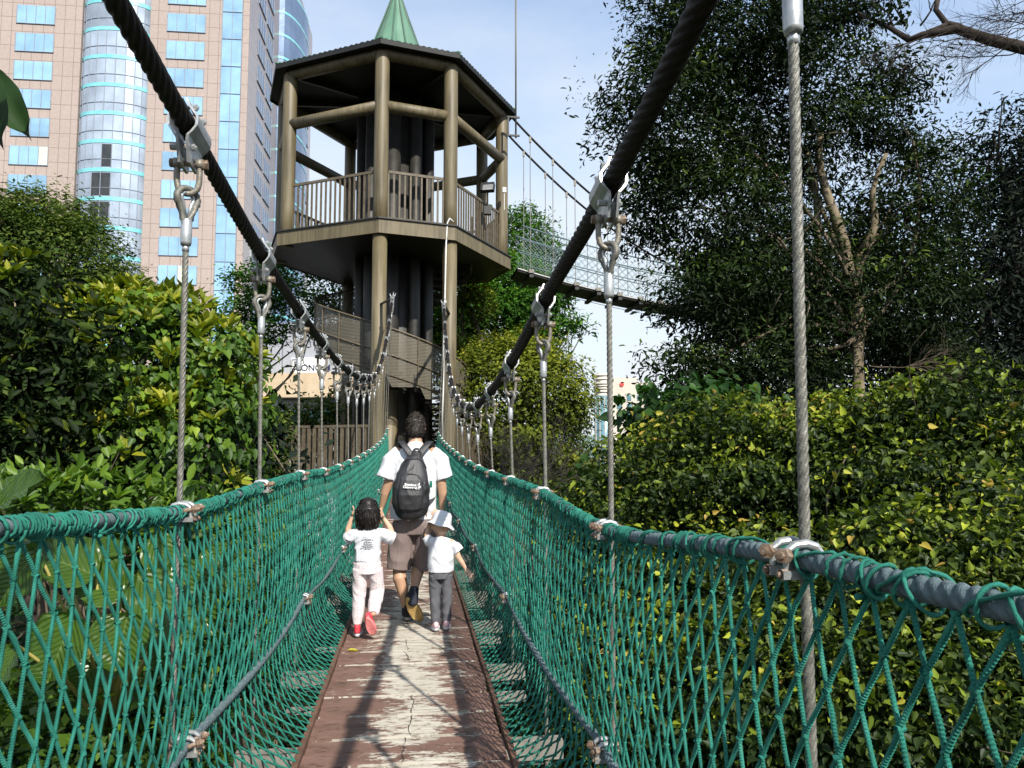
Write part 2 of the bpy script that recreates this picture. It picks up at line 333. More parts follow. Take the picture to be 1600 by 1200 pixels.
for s in (-1, 1):
    ys = np.arange(Y0, Y1+.01, .022)
    mb = MB(); mb.tube(cab(s, ys), .036 if s < 0 else .039, 36, prof=lambda th: .84+.16*np.abs(np.cos(th*3.5)), twist=2*math.pi/.42)
    o = mb.build('main_cable', M['cable'], smooth=True); tag(o, 'thick black twisted main cable carrying the hangers on the %s of the bridge' % SIDE[s], 'main cable', 'main cables of the rope bridge')
    e = cab(s, np.array([Y1]))[0]; sk = MB(); sk.cyl(e+np.array((0, -.35, -.5)), e+np.array((0, .05, .06)), .05, 10, .07)
    for q in range(5): sk.cyl(e+np.array((.05*math.cos(q*1.26), .04, .05)), e+np.array((.10*math.cos(q*1.26), .1, .2+.04*math.sin(q*2))), .018, 6)
    sk.build('cable_socket', M['galv'], o, True)
    ys = np.concatenate([np.arange(Y0, 6, .006 if True else 0), np.arange(6, Y1, .02)])
    mb = MB(); mb.tube(toprope(s, ys), .0205, 18, prof=lambda th: .80+.20*np.abs(np.cos(th*1.5)), twist=2*math.pi/.085)
    o = mb.build('hand_rope', M['rope'], smooth=True); tag(o, 'blue-grey twisted hand rope along the top of the %s net, wrapped in green cord' % SIDE[s], 'hand rope', 'hand ropes of the bridge')
    mb = MB(); mb.tube(midrope(s, ys), .0185, 18, prof=lambda th: .80+.20*np.abs(np.cos(th*1.5)), twist=2*math.pi/.08)
    o = mb.build('lower_rope', M['rope'], smooth=True); tag(o, 'thinner blue-grey rope running low through the %s net above the planks' % SIDE[s], 'rope', 'low ropes of the bridge')

# ---- the green nets
rngn = np.random.default_rng(11)
def net(s):
    dy = .05; NR = 17; ys = np.arange(Y0, 24.3, dy); n = len(ys)
    A = toprope(s, ys); Bm = midrope(s, ys); E = edge(s, ys); A[:, 2] -= .022
    NT = 10
    rows = []
    for j in range(NR+1):
        if j <= NT:
            t = j/NT; p = A*(1-t)+Bm*t; p[:, 0] += s*(-.035)*math.sin(t*math.pi)
        else:
            t = (j-NT)/(NR-NT); p = Bm*(1-t)+E*t; p[:, 0] += s*.05*math.sin(t*math.pi); p[:, 2] -= .03*math.sin(t*math.pi)
        rows.append(p)
    G = np.array(rows)   # NR+1, n, 3
    k = np.sin(ys*3.1)[None]*.008+np.sin(ys*7.3+1)[None]*.003
    tt = np.sin(np.linspace(0, math.pi, NR+1))[:, None]
    G[:, :, 0] += k*tt; G[:, :, 1] += .015*np.sin(ys*2.3+np.arange(NR+1)[:, None]*.8)*tt
    G += rngn.normal(size=G.shape)*np.array((.003, .005, .004))*tt[:, :, None]
    a, b, kn = [], [], []
    for j in range(NR):
        for i in range(n):
            if (i+j) % 2: continue
            for di in (-1, 1):
                if 0 <= i+di < n: a.append(G[j, i]); b.append(G[j+1, i+di])
            if G[j, i, 1] < 9: kn.append(G[j, i])
    a = np.array(a); b = np.array(b)
    near = a[:, 1] < 7.5
    mb = MB()
    m1 = a+(b-a)*.33+rngn.normal(size=a.shape)*.0011; m2 = a+(b-a)*.67+rngn.normal(size=a.shape)*.0011
    r = .0043
    vn = a[:, 1] < 4.2; near &= ~vn
    for p, q in ((a[near], m1[near]), (m1[near], m2[near]), (m2[near], b[near])): mb.segs(p, q, r, 5)
    for p, q in ((a[vn], m1[vn]), (m1[vn], m2[vn]), (m2[vn], b[vn])):      # knitted cord: a chain of small swellings
        for h in range(6):
            u0, u1, u2 = h/6, (h+.55)/6, (h+1)/6; mb.segs(p+(q-p)*u0, p+(q-p)*u1, .0036, 5, .0054); mb.segs(p+(q-p)*u1, p+(q-p)*u2, .0054, 5, .0036)
    mb.segs(a[~near], b[~near], .0042, 4)
    kn = np.array(kn); jv = rngn.normal(size=kn.shape); jv = nrm(jv)*.007
    mb.segs(kn-jv, kn+jv, .0066, 6)
    o = mb.build('safety_net', M['cord'], smooth=True)
    tag(o, 'green diamond-mesh safety net hanging from the %s hand rope to the planks' % SIDE[s], 'safety net', 'safety nets of the bridge')
    # lashing of green cord wound round the hand rope
    lb = MB(); c = []; y = Y0; ph = 0
    while y < 24.2:
        dense = .62 if s < 0 else (.3 if y < 2.6 else .75)
        c.append((y, ph)); st = .0040*(1+.9*math.sin(y*9)+.7*math.sin(y*23+1)+.5*math.sin(y*57)); ph += .50*(1 if dense > .5 else .45)
        y += max(.0008, st)*(1 if y < 8 else 1.4)/dense*(.8 if dense > .5 else .6)
    c = np.array(c); T = toprope(s, c[:, 0]); rr = .0245+.003*np.sin(c[:, 0]*31)+rngn.normal(size=len(c))*.0012
    T[:, 0] += rr*np.cos(c[:, 1]); T[:, 2] += rr*np.sin(c[:, 1])
    lb.tube(T, .0036*(1+.22*np.sin(np.arange(len(T))*2.1)), 5)
    # knotted droopy loops where the mesh is tied up
    for yy in np.arange(Y0, 10, .1):
        p = toprope(s, np.array([yy]))[0]
        if s > 0 and yy < 2.6 and rngn.random() < .3: continue
        for q in range(2 if rngn.random() < .7 else 1):
            a0 = rngn.uniform(-.03, .03); t = np.linspace(0, 2*math.pi, 18)
            lb.tube(np.stack([p[0]+.0265*np.cos(t), p[1]+a0+.03*np.sin(t*1+rngn.random())*rngn.uniform(-1, 1), p[2]-.004+.029*np.sin(t)], -1), .0036*(1+.2*np.sin(np.arange(18)*2.2)), 5)
        for q in range(3): e_ = p+np.array((0, 0, -.03))+rngn.normal(size=3)*.006; lb.tube([e_, e_+rngn.normal(size=3)*.008], .006, 5)
    lb.build('lashing_cord', M['cord'], o, True)
net(-1); net(1)

# ---- the deck
def plankmat():
    m, nt, b = newmat('worn_brown_plank_paint')
    g = nt.nodes.new('ShaderNodeNewGeometry'); pos = g.outputs['Position']
    sp = nt.nodes.new('ShaderNodeSeparateXYZ'); nt.links.new(pos, sp.inputs['Vector'])
    oi = nt.nodes.new('ShaderNodeObjectInfo')
    off = nt.nodes.new('ShaderNodeCombineXYZ'); ml = nt.nodes.new('ShaderNodeMath'); ml.operation = 'MULTIPLY'; ml.inputs[1].default_value = 61.0; nt.links.new(oi.outputs['Random'], ml.inputs[0]); nt.links.new(ml.outputs[0], off.inputs['Z']); nt.links.new(ml.outputs[0], off.inputs['X'])
    va = nt.nodes.new('ShaderNodeVectorMath'); va.operation = 'ADD'; nt.links.new(pos, va.inputs[0]); nt.links.new(off.outputs[0], va.inputs[1]); pos = va.outputs[0]
    big = noise_n(nt, 1.0, 8, pos, (4.5, 8, 1), rough=.7)
    fine = noise_n(nt, 1.0, 6, pos, (14, 60, 1), rough=.75)
    grain = noise_n(nt, 1.0, 5, pos, (3, 130, 1), rough=.6)
    ab = nt.nodes.new('ShaderNodeMath'); ab.operation = 'ADD'; ab.inputs[1].default_value = .0; nt.links.new(sp.outputs['X'], ab.inputs[0])
    a2 = nt.nodes.new('ShaderNodeMath'); a2.operation = 'ABSOLUTE'; nt.links.new(ab.outputs[0], a2.inputs[0])
    mr = nt.nodes.new('ShaderNodeMapRange'); mr.inputs['From Min'].default_value = .10; mr.inputs['From Max'].default_value = .46; mr.inputs['To Min'].default_value = .12; mr.inputs['To Max'].default_value = -.26
    nt.links.new(a2.outputs[0], mr.inputs['Value'])
    def mth(op, x, y=0.0):
        n = nt.nodes.new('ShaderNodeMath'); n.operation = op
        for i, q in enumerate((x, y)):
            if isinstance(q, (int, float)): n.inputs[i].default_value = q
            else: nt.links.new(q, n.inputs[i])
        return n.outputs[0]
    rnd = mth('MULTIPLY', mth('SUBTRACT', oi.outputs['Random'], .5), .16)
    v = mth('ADD', mth('ADD', mth('MULTIPLY', big.outputs['Fac'], 1.25), mth('MULTIPLY', fine.outputs['Fac'], .85)), mth('ADD', mr.outputs['Result'], rnd))
    tu = nt.nodes.new('ShaderNodeTexCoord'); su = nt.nodes.new('ShaderNodeSeparateXYZ'); nt.links.new(tu.outputs['UV'], su.inputs['Vector'])
    edg = mth('ABSOLUTE', mth('SUBTRACT', su.outputs['Y'], .5)); ed = nt.nodes.new('ShaderNodeMapRange'); ed.inputs['From Min'].default_value = .465; ed.inputs['From Max'].default_value = .5; ed.inputs['To Max'].default_value = .20; nt.links.new(edg, ed.inputs['Value'])
    v = mth('ADD', v, ed.outputs['Result'])
    v = mth('SUBTRACT', v, .575)
    mask = ramp(nt, v, [(.50, (0, 0, 0)), (.525, (1, 1, 1))])
    paint = ramp(nt, noise_n(nt, 1, 5, pos, (4, 12, 1)).outputs['Fac'], [(.3, (.125, .068, .050)), (.6, (.185, .105, .080)), (.8, (.23, .145, .115))])
    wood = ramp(nt, grain.outputs['Fac'], [(.3, (.17, .145, .11)), (.47, (.46, .42, .35)), (.7, (.62, .58, .50))])
    dirt = ramp(nt, noise_n(nt, 1, 7, pos, (14, 26, 1), rough=.7).outputs['Fac'], [(.36, (.32, .26, .2)), (.47, (1, 1, 1))])
    mx = nt.nodes.new('ShaderNodeMixRGB'); nt.links.new(mask.outputs['Color'], mx.inputs['Fac']); nt.links.new(paint.outputs['Color'], mx.inputs['Color1']); nt.links.new(wood.outputs['Color'], mx.inputs['Color2'])
    mm = nt.nodes.new('ShaderNodeMixRGB'); mm.blend_type = 'MULTIPLY'; mm.inputs['Fac'].default_value = .75; nt.links.new(mx.outputs['Color'], mm.inputs['Color1']); nt.links.new(dirt.outputs['Color'], mm.inputs['Color2'])
    nt.links.new(mm.outputs['Color'], b.inputs['Base Color']); b.inputs['Roughness'].default_value = .75
    bp = nt.nodes.new('ShaderNodeBump'); bp.inputs['Strength'].default_value = .5; bp.inputs['Distance'].default_value = .004
    hh = mth('ADD', mth('MULTIPLY', mask.outputs['Color'], -.5), mth('MULTIPLY', grain.outputs['Fac'], .8)); nt.links.new(hh, bp.inputs['Height']); nt.links.new(bp.outputs['Normal'], b.inputs['Normal'])
    return m
M['plank'] = plankmat()
M['stringer'] = pm('red_brown_edge_strip', [(.3, (.07, .035, .022)), (.7, (.16, .085, .055))], 9, .7)
M['beam'] = pm('weathered_beam', [(.3, (.13, .12, .10)), (.7, (.27, .255, .22))], 7, .8, sc3=(1, 4, 1))
M['crack'] = pm('dark_split', [(.3, (.012, .01, .008)), (.7, (.025, .02, .015))], 7, .9)
deck = thing('bridge_deck', 'narrow brown plank walkway worn white along its middle, hung between green nets', 'walkway')
rd = random.Random(5)
yy = -1.0; k = 0
while yy < 24.9:
    wdt = .345; ya, yb = yy+.013, yy+wdt-.013; ym = (ya+yb)/2
    mb = MB()
    for (p, q) in ((ya, ym-.0025), (ym+.0025, yb)):      # each board is a pair of tongued slats
        z = float(deck_z(ym)); sl_ = float(deck_z(q)-deck_z(p)); dx = rd.uniform(-.006, .006)
        n = 12; xs = np.linspace(-.515+dx, .475+dx, n); vv = []
        for zz in (0, -.035):
            for y_ in (p, q):
                for x_ in xs: vv.append((x_, y_+(rd.uniform(-.0014, .0014) if zz == 0 else 0), z+zz+(0 if y_ == p else sl_)+.0008*math.sin(x_*7+k)))
        f = [(i, i+1, n+i+1, n+i) for i in range(n-1)]+[(2*n+i, 3*n+i, 3*n+i+1, 2*n+i+1) for i in range(n-1)]+[(i, 2*n+i, 2*n+i+1, i+1) for i in range(n-1)]+[(n+i, n+i+1, 3*n+i+1, 3*n+i) for i in range(n-1)]
        f += [(0, n, 3*n, 2*n), (n-1, 3*n-1, 4*n-1, 2*n-1)]
        mb.add(vv, f)
    pl = mb.build('plank', M['plank'], deck); ul = pl.data.uv_layers.new(name='UVMap')
    for lp in pl.data.loops: ul.data[lp.index].uv = (pl.data.vertices[lp.vertex_index].co.x, (pl.data.vertices[lp.vertex_index].co.y-ya)/(yb-ya))
    if rd.random() < .62:
        cb = MB(); x = -.02+rd.uniform(-.03, .03); pts = []; m_ = 9
        for i in range(m_+1): pts.append((x, ya+(yb-ya)*i/m_)); x += rd.uniform(-.012, .012)
        z = float(deck_z(ym))+.0028; v = []; 
        for i, (a_, b_) in enumerate(pts): hw = .003*rd.uniform(.3, 1.2); v += [(a_-hw, b_, z), (a_+hw, b_, z)]
        cb.add(v, [(2*i, 2*i+1, 2*i+3, 2*i+2) for i in range(m_)]); cb.build('crack', M['crack'], pl)
    yy += wdt; k += 1
for s in (-1, 1):
    ys = np.arange(-1.2, 24.9, .3)
    for x, wx, wz, dz, nm in ((-.532 if s < 0 else .497, .028, .05, .008, 'edge_strip'), (-.40 if s < 0 else .36, .08, .10, -.10, 'stringer')):
        mb = MB(); z = deck_z(ys)
        v = []; f = []
        for i, y_ in enumerate(ys):
            v += [(x-wx/2, y_, z[i]+dz-wz/2), (x+wx/2, y_, z[i]+dz-wz/2), (x+wx/2, y_, z[i]+dz+wz/2-.004), (x-wx/2, y_, z[i]+dz+wz/2-.004)]
            if i: b0 = 4*(i-1); f += [(b0+q, b0+(q+1) % 4, b0+4+(q+1) % 4, b0+4+q) for q in range(4)]
        mb.add(v, f); mb.build(nm, M['stringer'], deck)
HY = {-1: [1.5*k for k in range(0, 17)], 1: [-.05+1.5*k for k in range(0, 17)]}
for k in range(0, 17):
    y = 1.47+1.5*(k-1); z = float(deck_z(y)); mb = MB(); mb.box((-.04, y, z-.20), (.90, .045, .05)); mb.box((-.04, y+.03, z-.268), (.80, .04, .018))
    mb.build('crossbeam', M['beam'], deck)
    if y < 12:
        mb = MB(); mb.box((.63, y+.7, z-.13), (.12, .055, .018)); mb.box((-.04, y+.7, z-.165), (.74, .03, .015)); mb.build('outrigger_board', M['beam'], deck)
# a yellow fallen leaf
lf = leaf_mesh('fallen_leaf', np.array([[-.47, 5.92, .012]]), np.array([[.1, 0, 1.]]), np.array([[1., .4, 0]]), np.array([.10]), .7, np.array([.9]), 'long', leafmat('yellow_leaf', [(.5, (.5, .45, .05)), (1, (.6, .52, .06))]))
tag(link('fallen_leaf', lf), 'small yellow fallen leaf at the left edge of the planks', 'leaf')

# ---- hangers with their clamps
def plate_mesh(sx):
    prof = [(.004, .088), (.010, .075), (.016, .058), (.030, .040), (.0455, .018), (.047, 0), (.0445, -.02), (.030, -.042), (.016, -.058), (.012, -.075), (.012, -.150)]
    mb = MB(); th = .010; hl = .095; v = []; f = []
    k = len(prof)
    for y in (-hl, hl):
        for (x, z) in prof:
            hz = z
            yy_ = y
            if z < -.06: yy_ = y*(1-.45*(-.06-z)/.09)
            v.append((sx*x, yy_, hz)); v.append((sx*(x+th), yy_, hz))
    n = 2*k
    for i in range(k-1):
        a = 2*i
        f += [(a, a+1, a+3, a+2), (n+a, n+a+2, n+a+3, n+a+1), (a, a+2, n+a+2, n+a), (a+1, n+a+1, n+a+3, a+3)]
    f += [(0, n, n+1, 1), (2*k-2, 2*k-1, n+2*k-1, n+2*k-2)]
    mb.add(v, f); return mb.mesh('clamp_plate', M['galv'])
PLATE = {-1: plate_mesh(-1), 1: plate_mesh(1)}
def boltm():
    mb = MB()
    for y in (-.055, .055):
        mb.hexbolt((.026, y, .070), (1, 0, 0), .013, .012, .05); mb.hexbolt((-.024, y, .070), (-1, 0, 0), .013, .012)
    return mb.mesh('clamp_bolt', M['galv'])
def lowbolt():
    mb = MB()
    for y in (-.042,):
        mb.hexbolt((.024, y, -.085), (1, 0, 0), .013, .012, .05); mb.hexbolt((-.024, y, -.085), (-1, 0, 0), .013, .03)
    return mb.mesh('lower_bolt', M['galv'])
def pinm():
    mb = MB(); mb.cyl((-.05, 0, -.128), (.05, 0, -.128), .011, 10); mb.hexbolt((.052, 0, -.128), (1, 0, 0), .019, .018); mb.hexbolt((-.052, 0, -.128), (-1, 0, 0), .017, .016)
    return mb.mesh('shackle_pin', M['rust'])
def shacklem():
    mb = MB(); pts = [(.040, 0, -.115), (.040, 0, -.135), (.041, 0, -.17), (.040, 0, -.20)]
    for a in np.linspace(0, math.pi, 9): pts.append((.038*math.cos(a), 0, -.21-.036*math.sin(a)))
    pts += [(-.040, 0, -.20), (-.041, 0, -.17), (-.040, 0, -.135), (-.040, 0, -.115)]
    mb.tube(pts, .0115, 10)
    for x in (-.04, .04): mb.cyl((x-.013, 0, -.128), (x+.013, 0, -.128), .021, 12)
    return mb.mesh('shackle', M['oldgalv'], True)
def eyem():
    mb = MB(); pts = []
    for t in np.linspace(-1, 1, 25):
        a = t*2.35; y = .036*math.sin(a); z = -.262+.036*math.cos(a)
        pts.append((.004*t, y, z))
    lo = [(-.004, -.022, -.30), (-.003, -.010, -.335), (0, -.006, -.355)]
    pts = [lo[2], lo[1], lo[0]]+pts+[(.004, .022, -.30), (.003, .010, -.335), (0, .006, -.355)]
    mb.tube(pts, .0125, 12, prof=lambda th: .8+.2*np.abs(np.cos(th*3)), twist=2*math.pi/.12); return mb.mesh('rope_eye', M['wire'], True)
def thimblem():
    mb = MB(); pts = []
    for t in np.linspace(-1, 1, 17):
        a = t*2.4; pts.append((0, .0235*math.sin(a), -.262+.0235*math.cos(a)))
    pts = [(0, -.006, -.335)]+pts+[(0, .006, -.335)]
    mb.tube(pts, .007, 8); return mb.mesh('thimble', M['galv'], True)
def ferrulem():
    mb = MB(); mb.tube([(0, 0, -.345), (0, 0, -.350), (0, 0, -.435), (0, 0, -.447)], [.018, .0205, .0205, .018], 16); mb.cyl((0, 0, -.447), (0, 0, -.47), .013, 6); return mb.mesh('ferrule', M['galv'], True)
BOLT, LBOLT, PIN, SHK, EYEM, THM, FER = boltm(), lowbolt(), pinm(), shacklem(), eyem(), thimblem(), ferrulem()
def ropeclamp():
    mb = MB()    # two cast saddles and their bolts, joining hand rope and hanger
    for y in (-.032, .032):
        mb.box((0, y, 0), (.028, .012, .030)); mb.hexbolt((-.004, y-.012 if y < 0 else y+.012, .02), (0, -1 if y < 0 else 1, 0), .014, .014, .03)
    mb.box((.0, 0, .03), (.02, .06, .006)); mb.hexbolt((0, -.05, -.026), (0, -1, 0), .012, .014, .05)
    return mb
def hanger_clamp_meshes():
    mb = MB()
    for i in (-1, 1):
        mb.tube([(-.036, i*.028, -.02), (-.034, i*.028, .018), (-.018, i*.028, .029), (.006, i*.028, .032), (.026, i*.028, .026), (.036, i*.028, .012), (.036, i*.028, -.02)], [.006, .008, .0085, .009, .0085, .008, .006], 10)
        mb.box((-.02, i*.028, -.026), (.028, .014, .008))
    body = mb.mesh('saddle', M['galv'])
    b2 = MB()
    for i in (-1, 1):
        b2.hexbolt((-.038, i*.034, .010), (-.75, -.6, .1), .0155, .02, .03); b2.hexbolt((-.034, i*.028, -.026), (-1, 0, 0), .012, .014, .06)
        b2.hexbolt((.048, i*.028, .006), (1, 0, .1), .0115, .012, .03)
    return body, b2.mesh('clamp_nut', M['rust'])
SAD, NUT = hanger_clamp_meshes()
rng_h = np.random.default_rng(2)
for s in (-1, 1):
    first = 0
    for k, y in enumerate(HY[s]):
        p = cab(s, np.array([y]))[0]; q = cab(s, np.array([y+.1]))[0]; slope = math.atan2(q[2]-p[2], .1)
        o = thing('hanger_cable', '', 'hanger cable', tuple(p), 0, 'steel hangers of the bridge')
        # labels count along the side from the photographer
        vis = (k >= 1) if s > 0 else (k >= 2)
        if vis: first += 1
        if not vis: o['label'] = 'steel hanger cable on the %s side just behind the photographer\'s view%s' % (SIDE[s], '' if k == 0 else ', next one forward')
        elif first == 1: o['label'] = 'nearest and largest steel wire hanger on the %s side of the bridge' % SIDE[s]
        elif y > 23: o['label'] = 'last steel wire hanger on the %s side, beside the tower column' % SIDE[s]
        else: o['label'] = '%s steel wire hanger from the photographer on the %s side of the bridge' % (ORD[first], SIDE[s])
        for sx in (-1, 1):
            c = link('clamp_plate', PLATE[sx], o); c.rotation_euler = (slope, 0, 0)
        for nm, me in (('clamp_bolt', BOLT), ('lower_bolt', LBOLT)):
            c = link(nm, me, o); c.rotation_euler = (slope, 0, 0)
        jr = float(rng_h.uniform(-.12, .12)); ls = 1.0
        sh = link('shackle', SHK, o); link('shackle_pin', PIN, sh); sh.rotation_euler = (0, 0, jr)
        ey = link('rope_eye', EYEM, o); ey.rotation_euler = (0, 0, jr*2+.75*s); ey.scale = (1.2, 1.2, 1.08); ey.location = (0, 0, .018); link('thimble', THM, ey); link('ferrule', FER, o)
        zb = float(deck_z(y))-.3; tx = toprope(s, np.array([y]))[0]
        xb = tx[0]+s*(.012 if s < 0 else .018)
        zt = p[2]-.44; n = max(3, int((zt-zb)/(.012 if y < 6 else .035))); t = np.linspace(0, 1, n)
        tt = np.clip(t/((zt-tx[2])/(zt-zb)), 0, 1)
        pts = np.stack([(xb-p[0])*tt, np.zeros(n), (zt-p[2])+(zb-zt)*t], -1)
        mb = MB(); mb.tube(pts, .0118, 24 if y < 8 else 8, prof=(lambda th: .74+.26*np.abs(np.cos(th*3))) if y < 8 else None, twist=2*math.pi/.13)
        mb.build('wire_rope', M['wire'], o, True)
        for kk, (rp, ex) in enumerate(((tx, 1), (midrope(s, np.array([y]))[0], (k % 2 == (0 if s < 0 else 0))))):
            if not ex: continue
            c = link('rope_clamp', SAD, o); c.location = (rp[0]-p[0], rp[1]-p[1], rp[2]-p[2]); c.rotation_euler = (0, 0, 0 if s > 0 else math.pi)
            d = link('clamp_nut', NUT, c)

# ================================================================ THE TOWER
def pxr(px, d): return (px-800)/FPX*d
def px3(px, py, d): return ((px-800)/FPX)/(math.cos(PITCH)-(600-py)/FPX*math.sin(PITCH))*d
th0 = R(21.5)
def stepv(p, l, a): return (p[0]+l*math.cos(a), p[1]+l*math.sin(a))
V1 = (px3(592, 345, 25.0), 25.0); V2 = stepv(V1, 2.66, th0); V3 = stepv(V2, 4.75, th0+R(45)); V0 = stepv(V1, -4.25, th0-R(45))
V4 = stepv(V3, 2.66, th0+R(90)); V5 = stepv(V4, 4.25, th0+R(135)); V6 = stepv(V5, 2.66, th0+R(180)); V7 = stepv(V6, 4.75, th0+R(225))
OCT = [V0, V1, V2, V3, V4, V5, V6, V7]
OC = (sum(p[0] for p in OCT)/8, sum(p[1] for p in OCT)/8)
ZF, ZFB, ZR, ZM, ZT, ZE = P(592, 341, 25).z, P(592, 363, 25).z, P(598, 266, 25.3).z, P(598, 164, 25.3).z, P(598, 82, 25.3).z, P(594, 60, 24.8).z       # floor, fascia bottom, rail, middle beam, top beam, eave (world heights)
ZL = .58
def ins(p, k): l = math.hypot(p[0]-OC[0], p[1]-OC[1]); return (OC[0]+(p[0]-OC[0])*(l-k)/l, OC[1]+(p[1]-OC[1])*(l-k)/l)
tower = thing('viewing_tower', 'tall brown steel lookout tower with eight round columns and a green pointed roof', 'tower')
def slab(name, poly, z0, z1, mat, parent):
    n = len(poly); mb = MB(); mb.add([tuple(W(p[0], p[1], z)) for z in (z0, z1) for p in poly], [tuple(range(n-1, -1, -1)), tuple(range(n, 2*n))]+[(i, (i+1) % n, n+(i+1) % n, n+i) for i in range(n)])
    return mb.build(name, mat, parent)
CI = [ins(p, .36) for p in OCT]
for i, p in enumerate(CI):
    mb = MB(); pts = [W(p[0], p[1], z) for z in (-8.5, -3, ZL, 4, ZFB-.02)]
    if i in (1, 2, 5, 6): mb.tube(pts, .245, 20)
    mb.tube([W(p[0], p[1], z) for z in (ZFB+.01, 10, 12, ZT-.05, ZT+.05)], [.245, .245, .245, .245, .2], 20)
    c = mb.build('column', M['tan'], tower, True)
for z, r, nm in ((ZM, .20, 'middle_beam'), (ZT, .215, 'top_beam')):
    for i in range(8):
        a, b = CI[i], CI[(i+1) % 8]; mb = MB(); mb.tube([W(*a, z), W((a[0]+b[0])/2, (a[1]+b[1])/2, z), W(*b, z)], r, 16); mb.build(nm, M['tan'], tower, True)
slab('floor_plate', [ins(p, .05) for p in OCT], ZFB+.03, ZF-.06, M['darksteel'], tower)
for i in range(8):
    a, b = OCT[i], OCT[(i+1) % 8]; a2, b2 = ins(a, .07), ins(b, .07)
    mb = MB(); mb.add([tuple(W(*p, z)) for z in (ZFB, ZF) for p in (a, b, b2, a2)], [(3, 2, 1, 0), (4, 5, 6, 7), (0, 1, 5, 4), (1, 2, 6, 5), (2, 3, 7, 6), (3, 0, 4, 7)]); mb.build('fascia', M['tan'], tower)
    a, b, a2, b2 = ins(a, -.06), ins(b, -.06), ins(a, .3), ins(b, .3)
    mb = MB(); mb.add([tuple(W(*p, z)) for z in (ZF+.004, ZF+.05) for p in (a, b, b2, a2)], [(3, 2, 1, 0), (4, 5, 6, 7), (0, 1, 5, 4), (1, 2, 6, 5), (2, 3, 7, 6), (3, 0, 4, 7)]); mb.build('floor_edge', M['darksteel'], tower)
def railing(a, b, z0, z1, parent, trim=.26, bw=.085, gap=.19, mat=None, skip=None):
    a = Vector((a[0], a[1])); b = Vector((b[0], b[1])); d = b-a; l = d.length; d /= l
    a = a+d*trim; l -= 2*trim; nb = int(l/gap); mb = MB()
    mb.bar(W(a.x, a.y, z1), W(a.x+d.x*l, a.y+d.y*l, z1), .07, .09)
    o = mb.build('railing', M['rail'], parent); mb = MB(); mb.bar(W(a.x, a.y, z0+.10), W(a.x+d.x*l, a.y+d.y*l, z0+.10), .05, .06); mb.build('bottom_rail', M['rail'], o); mb = MB()
    for k in range(nb+1):
        q = a+d*(l*k/nb); p0 = W(q.x, q.y, z0+.12); p1 = W(q.x, q.y, z1-.04); ang = math.atan2(d.y, d.x)-PSI
        mb.box((p0+p1)/2, (bw/2, .022, (p1.z-p0.z)/2), Matrix.Rotation(ang, 3, 'Z'))
    mb.build('balusters', mat or M['rail'], o); return o
for i in range(8): railing(CI[i], CI[(i+1) % 8], ZF+.05, ZR, tower, bw=.06)
# roof: corrugated facets, dark eave edge, soffit blackened for its shade, steep spire
EV = [ins(p, -.22) for p in OCT]
def ring(k, z): return [(OC[0]+(p[0]-OC[0])*k, OC[1]+(p[1]-OC[1])*k, z) for p in EV]
for i in range(8):
    a, b = EV[i], EV[(i+1) % 8]; l = math.dist(a, b); n = int(l/.05); mb = MB(); v = []; rows = 5
    for r_ in range(rows+1):
        k = 1-r_/rows*.80; z = ZE+r_/rows*1.25
        for q in range(n+1):
            t = q/n; x = a[0]+(b[0]-a[0])*t; y = a[1]+(b[1]-a[1])*t
            v.append(tuple(W(OC[0]+(x-OC[0])*k, OC[1]+(y-OC[1])*k, z+(.03 if (int(t*l/.11)) % 2 else 0))))
    m_ = n+1; mb.add(v, [(r_*m_+q, r_*m_+q+1, (r_+1)*m_+q+1, (r_+1)*m_+q) for r_ in range(rows) for q in range(n)]); mb.build('roof_panel', M['roofgreen'], tower)
    a2, b2 = ins(a, .05), ins(b, .05); mb = MB(); v = []; f = []
    for q in range(n+1):
        t = q/n; x = a[0]+(b[0]-a[0])*t; y = a[1]+(b[1]-a[1])*t; x2 = a2[0]+(b2[0]-a2[0])*t; y2 = a2[1]+(b2[1]-a2[1])*t; u = .028 if (int(t*l/.11)) % 2 else -.006
        v += [tuple(W(x, y, ZE-.17)), tuple(W(x, y, ZE+u)), tuple(W(x2, y2, ZE+u)), tuple(W(x2, y2, ZE-.17))]
        if q: o_ = 4*(q-1); f += [(o_+w_, o_+(w_+1) % 4, o_+4+(w_+1) % 4, o_+4+w_) for w_ in range(4)]
    mb.add(v, f); mb.build('eave_edge', M['rooftrim'], tower)
slab('soffit', [ins(p, .06) for p in EV], ZE-.12, ZE-.08, M['rooftrim'], tower)
mb = MB(); v = []; n = 24
for (rr, z) in ((1.38, ZE+1.05), (.93, ZE+2.3), (.46, ZE+3.6), (.02, ZE+4.95)):
    for q in range(n): a = q/n*2*math.pi+.2; rq = rr*(1.05 if q % 3 == 0 else 1.0); v.append(tuple(W(OC[0]+rq*math.cos(a), OC[1]+rq*math.sin(a), z)))
mb.add(v, [(r_*n+q, r_*n+(q+1) % n, (r_+1)*n+(q+1) % n, (r_+1)*n+q) for r_ in range(3) for q in range(n)]); sp_ = mb.build('spire', M['roofgreen'], tower)
mb = MB()
for q in range(12):
    a = q/12*2*math.pi; mb.tube([W(OC[0]+rr*math.cos(a), OC[1]+rr*math.sin(a), z) for rr, z in ((1.42, ZE+1.05), (.96, ZE+2.3), (.49, ZE+3.6), (.03, ZE+4.95))], .035, 5)
mb.build('spire_seams', pm('dark_green_seam', [(.3, (.03, .08, .055)), (.7, (.05, .11, .08))], 3, .6), sp_)
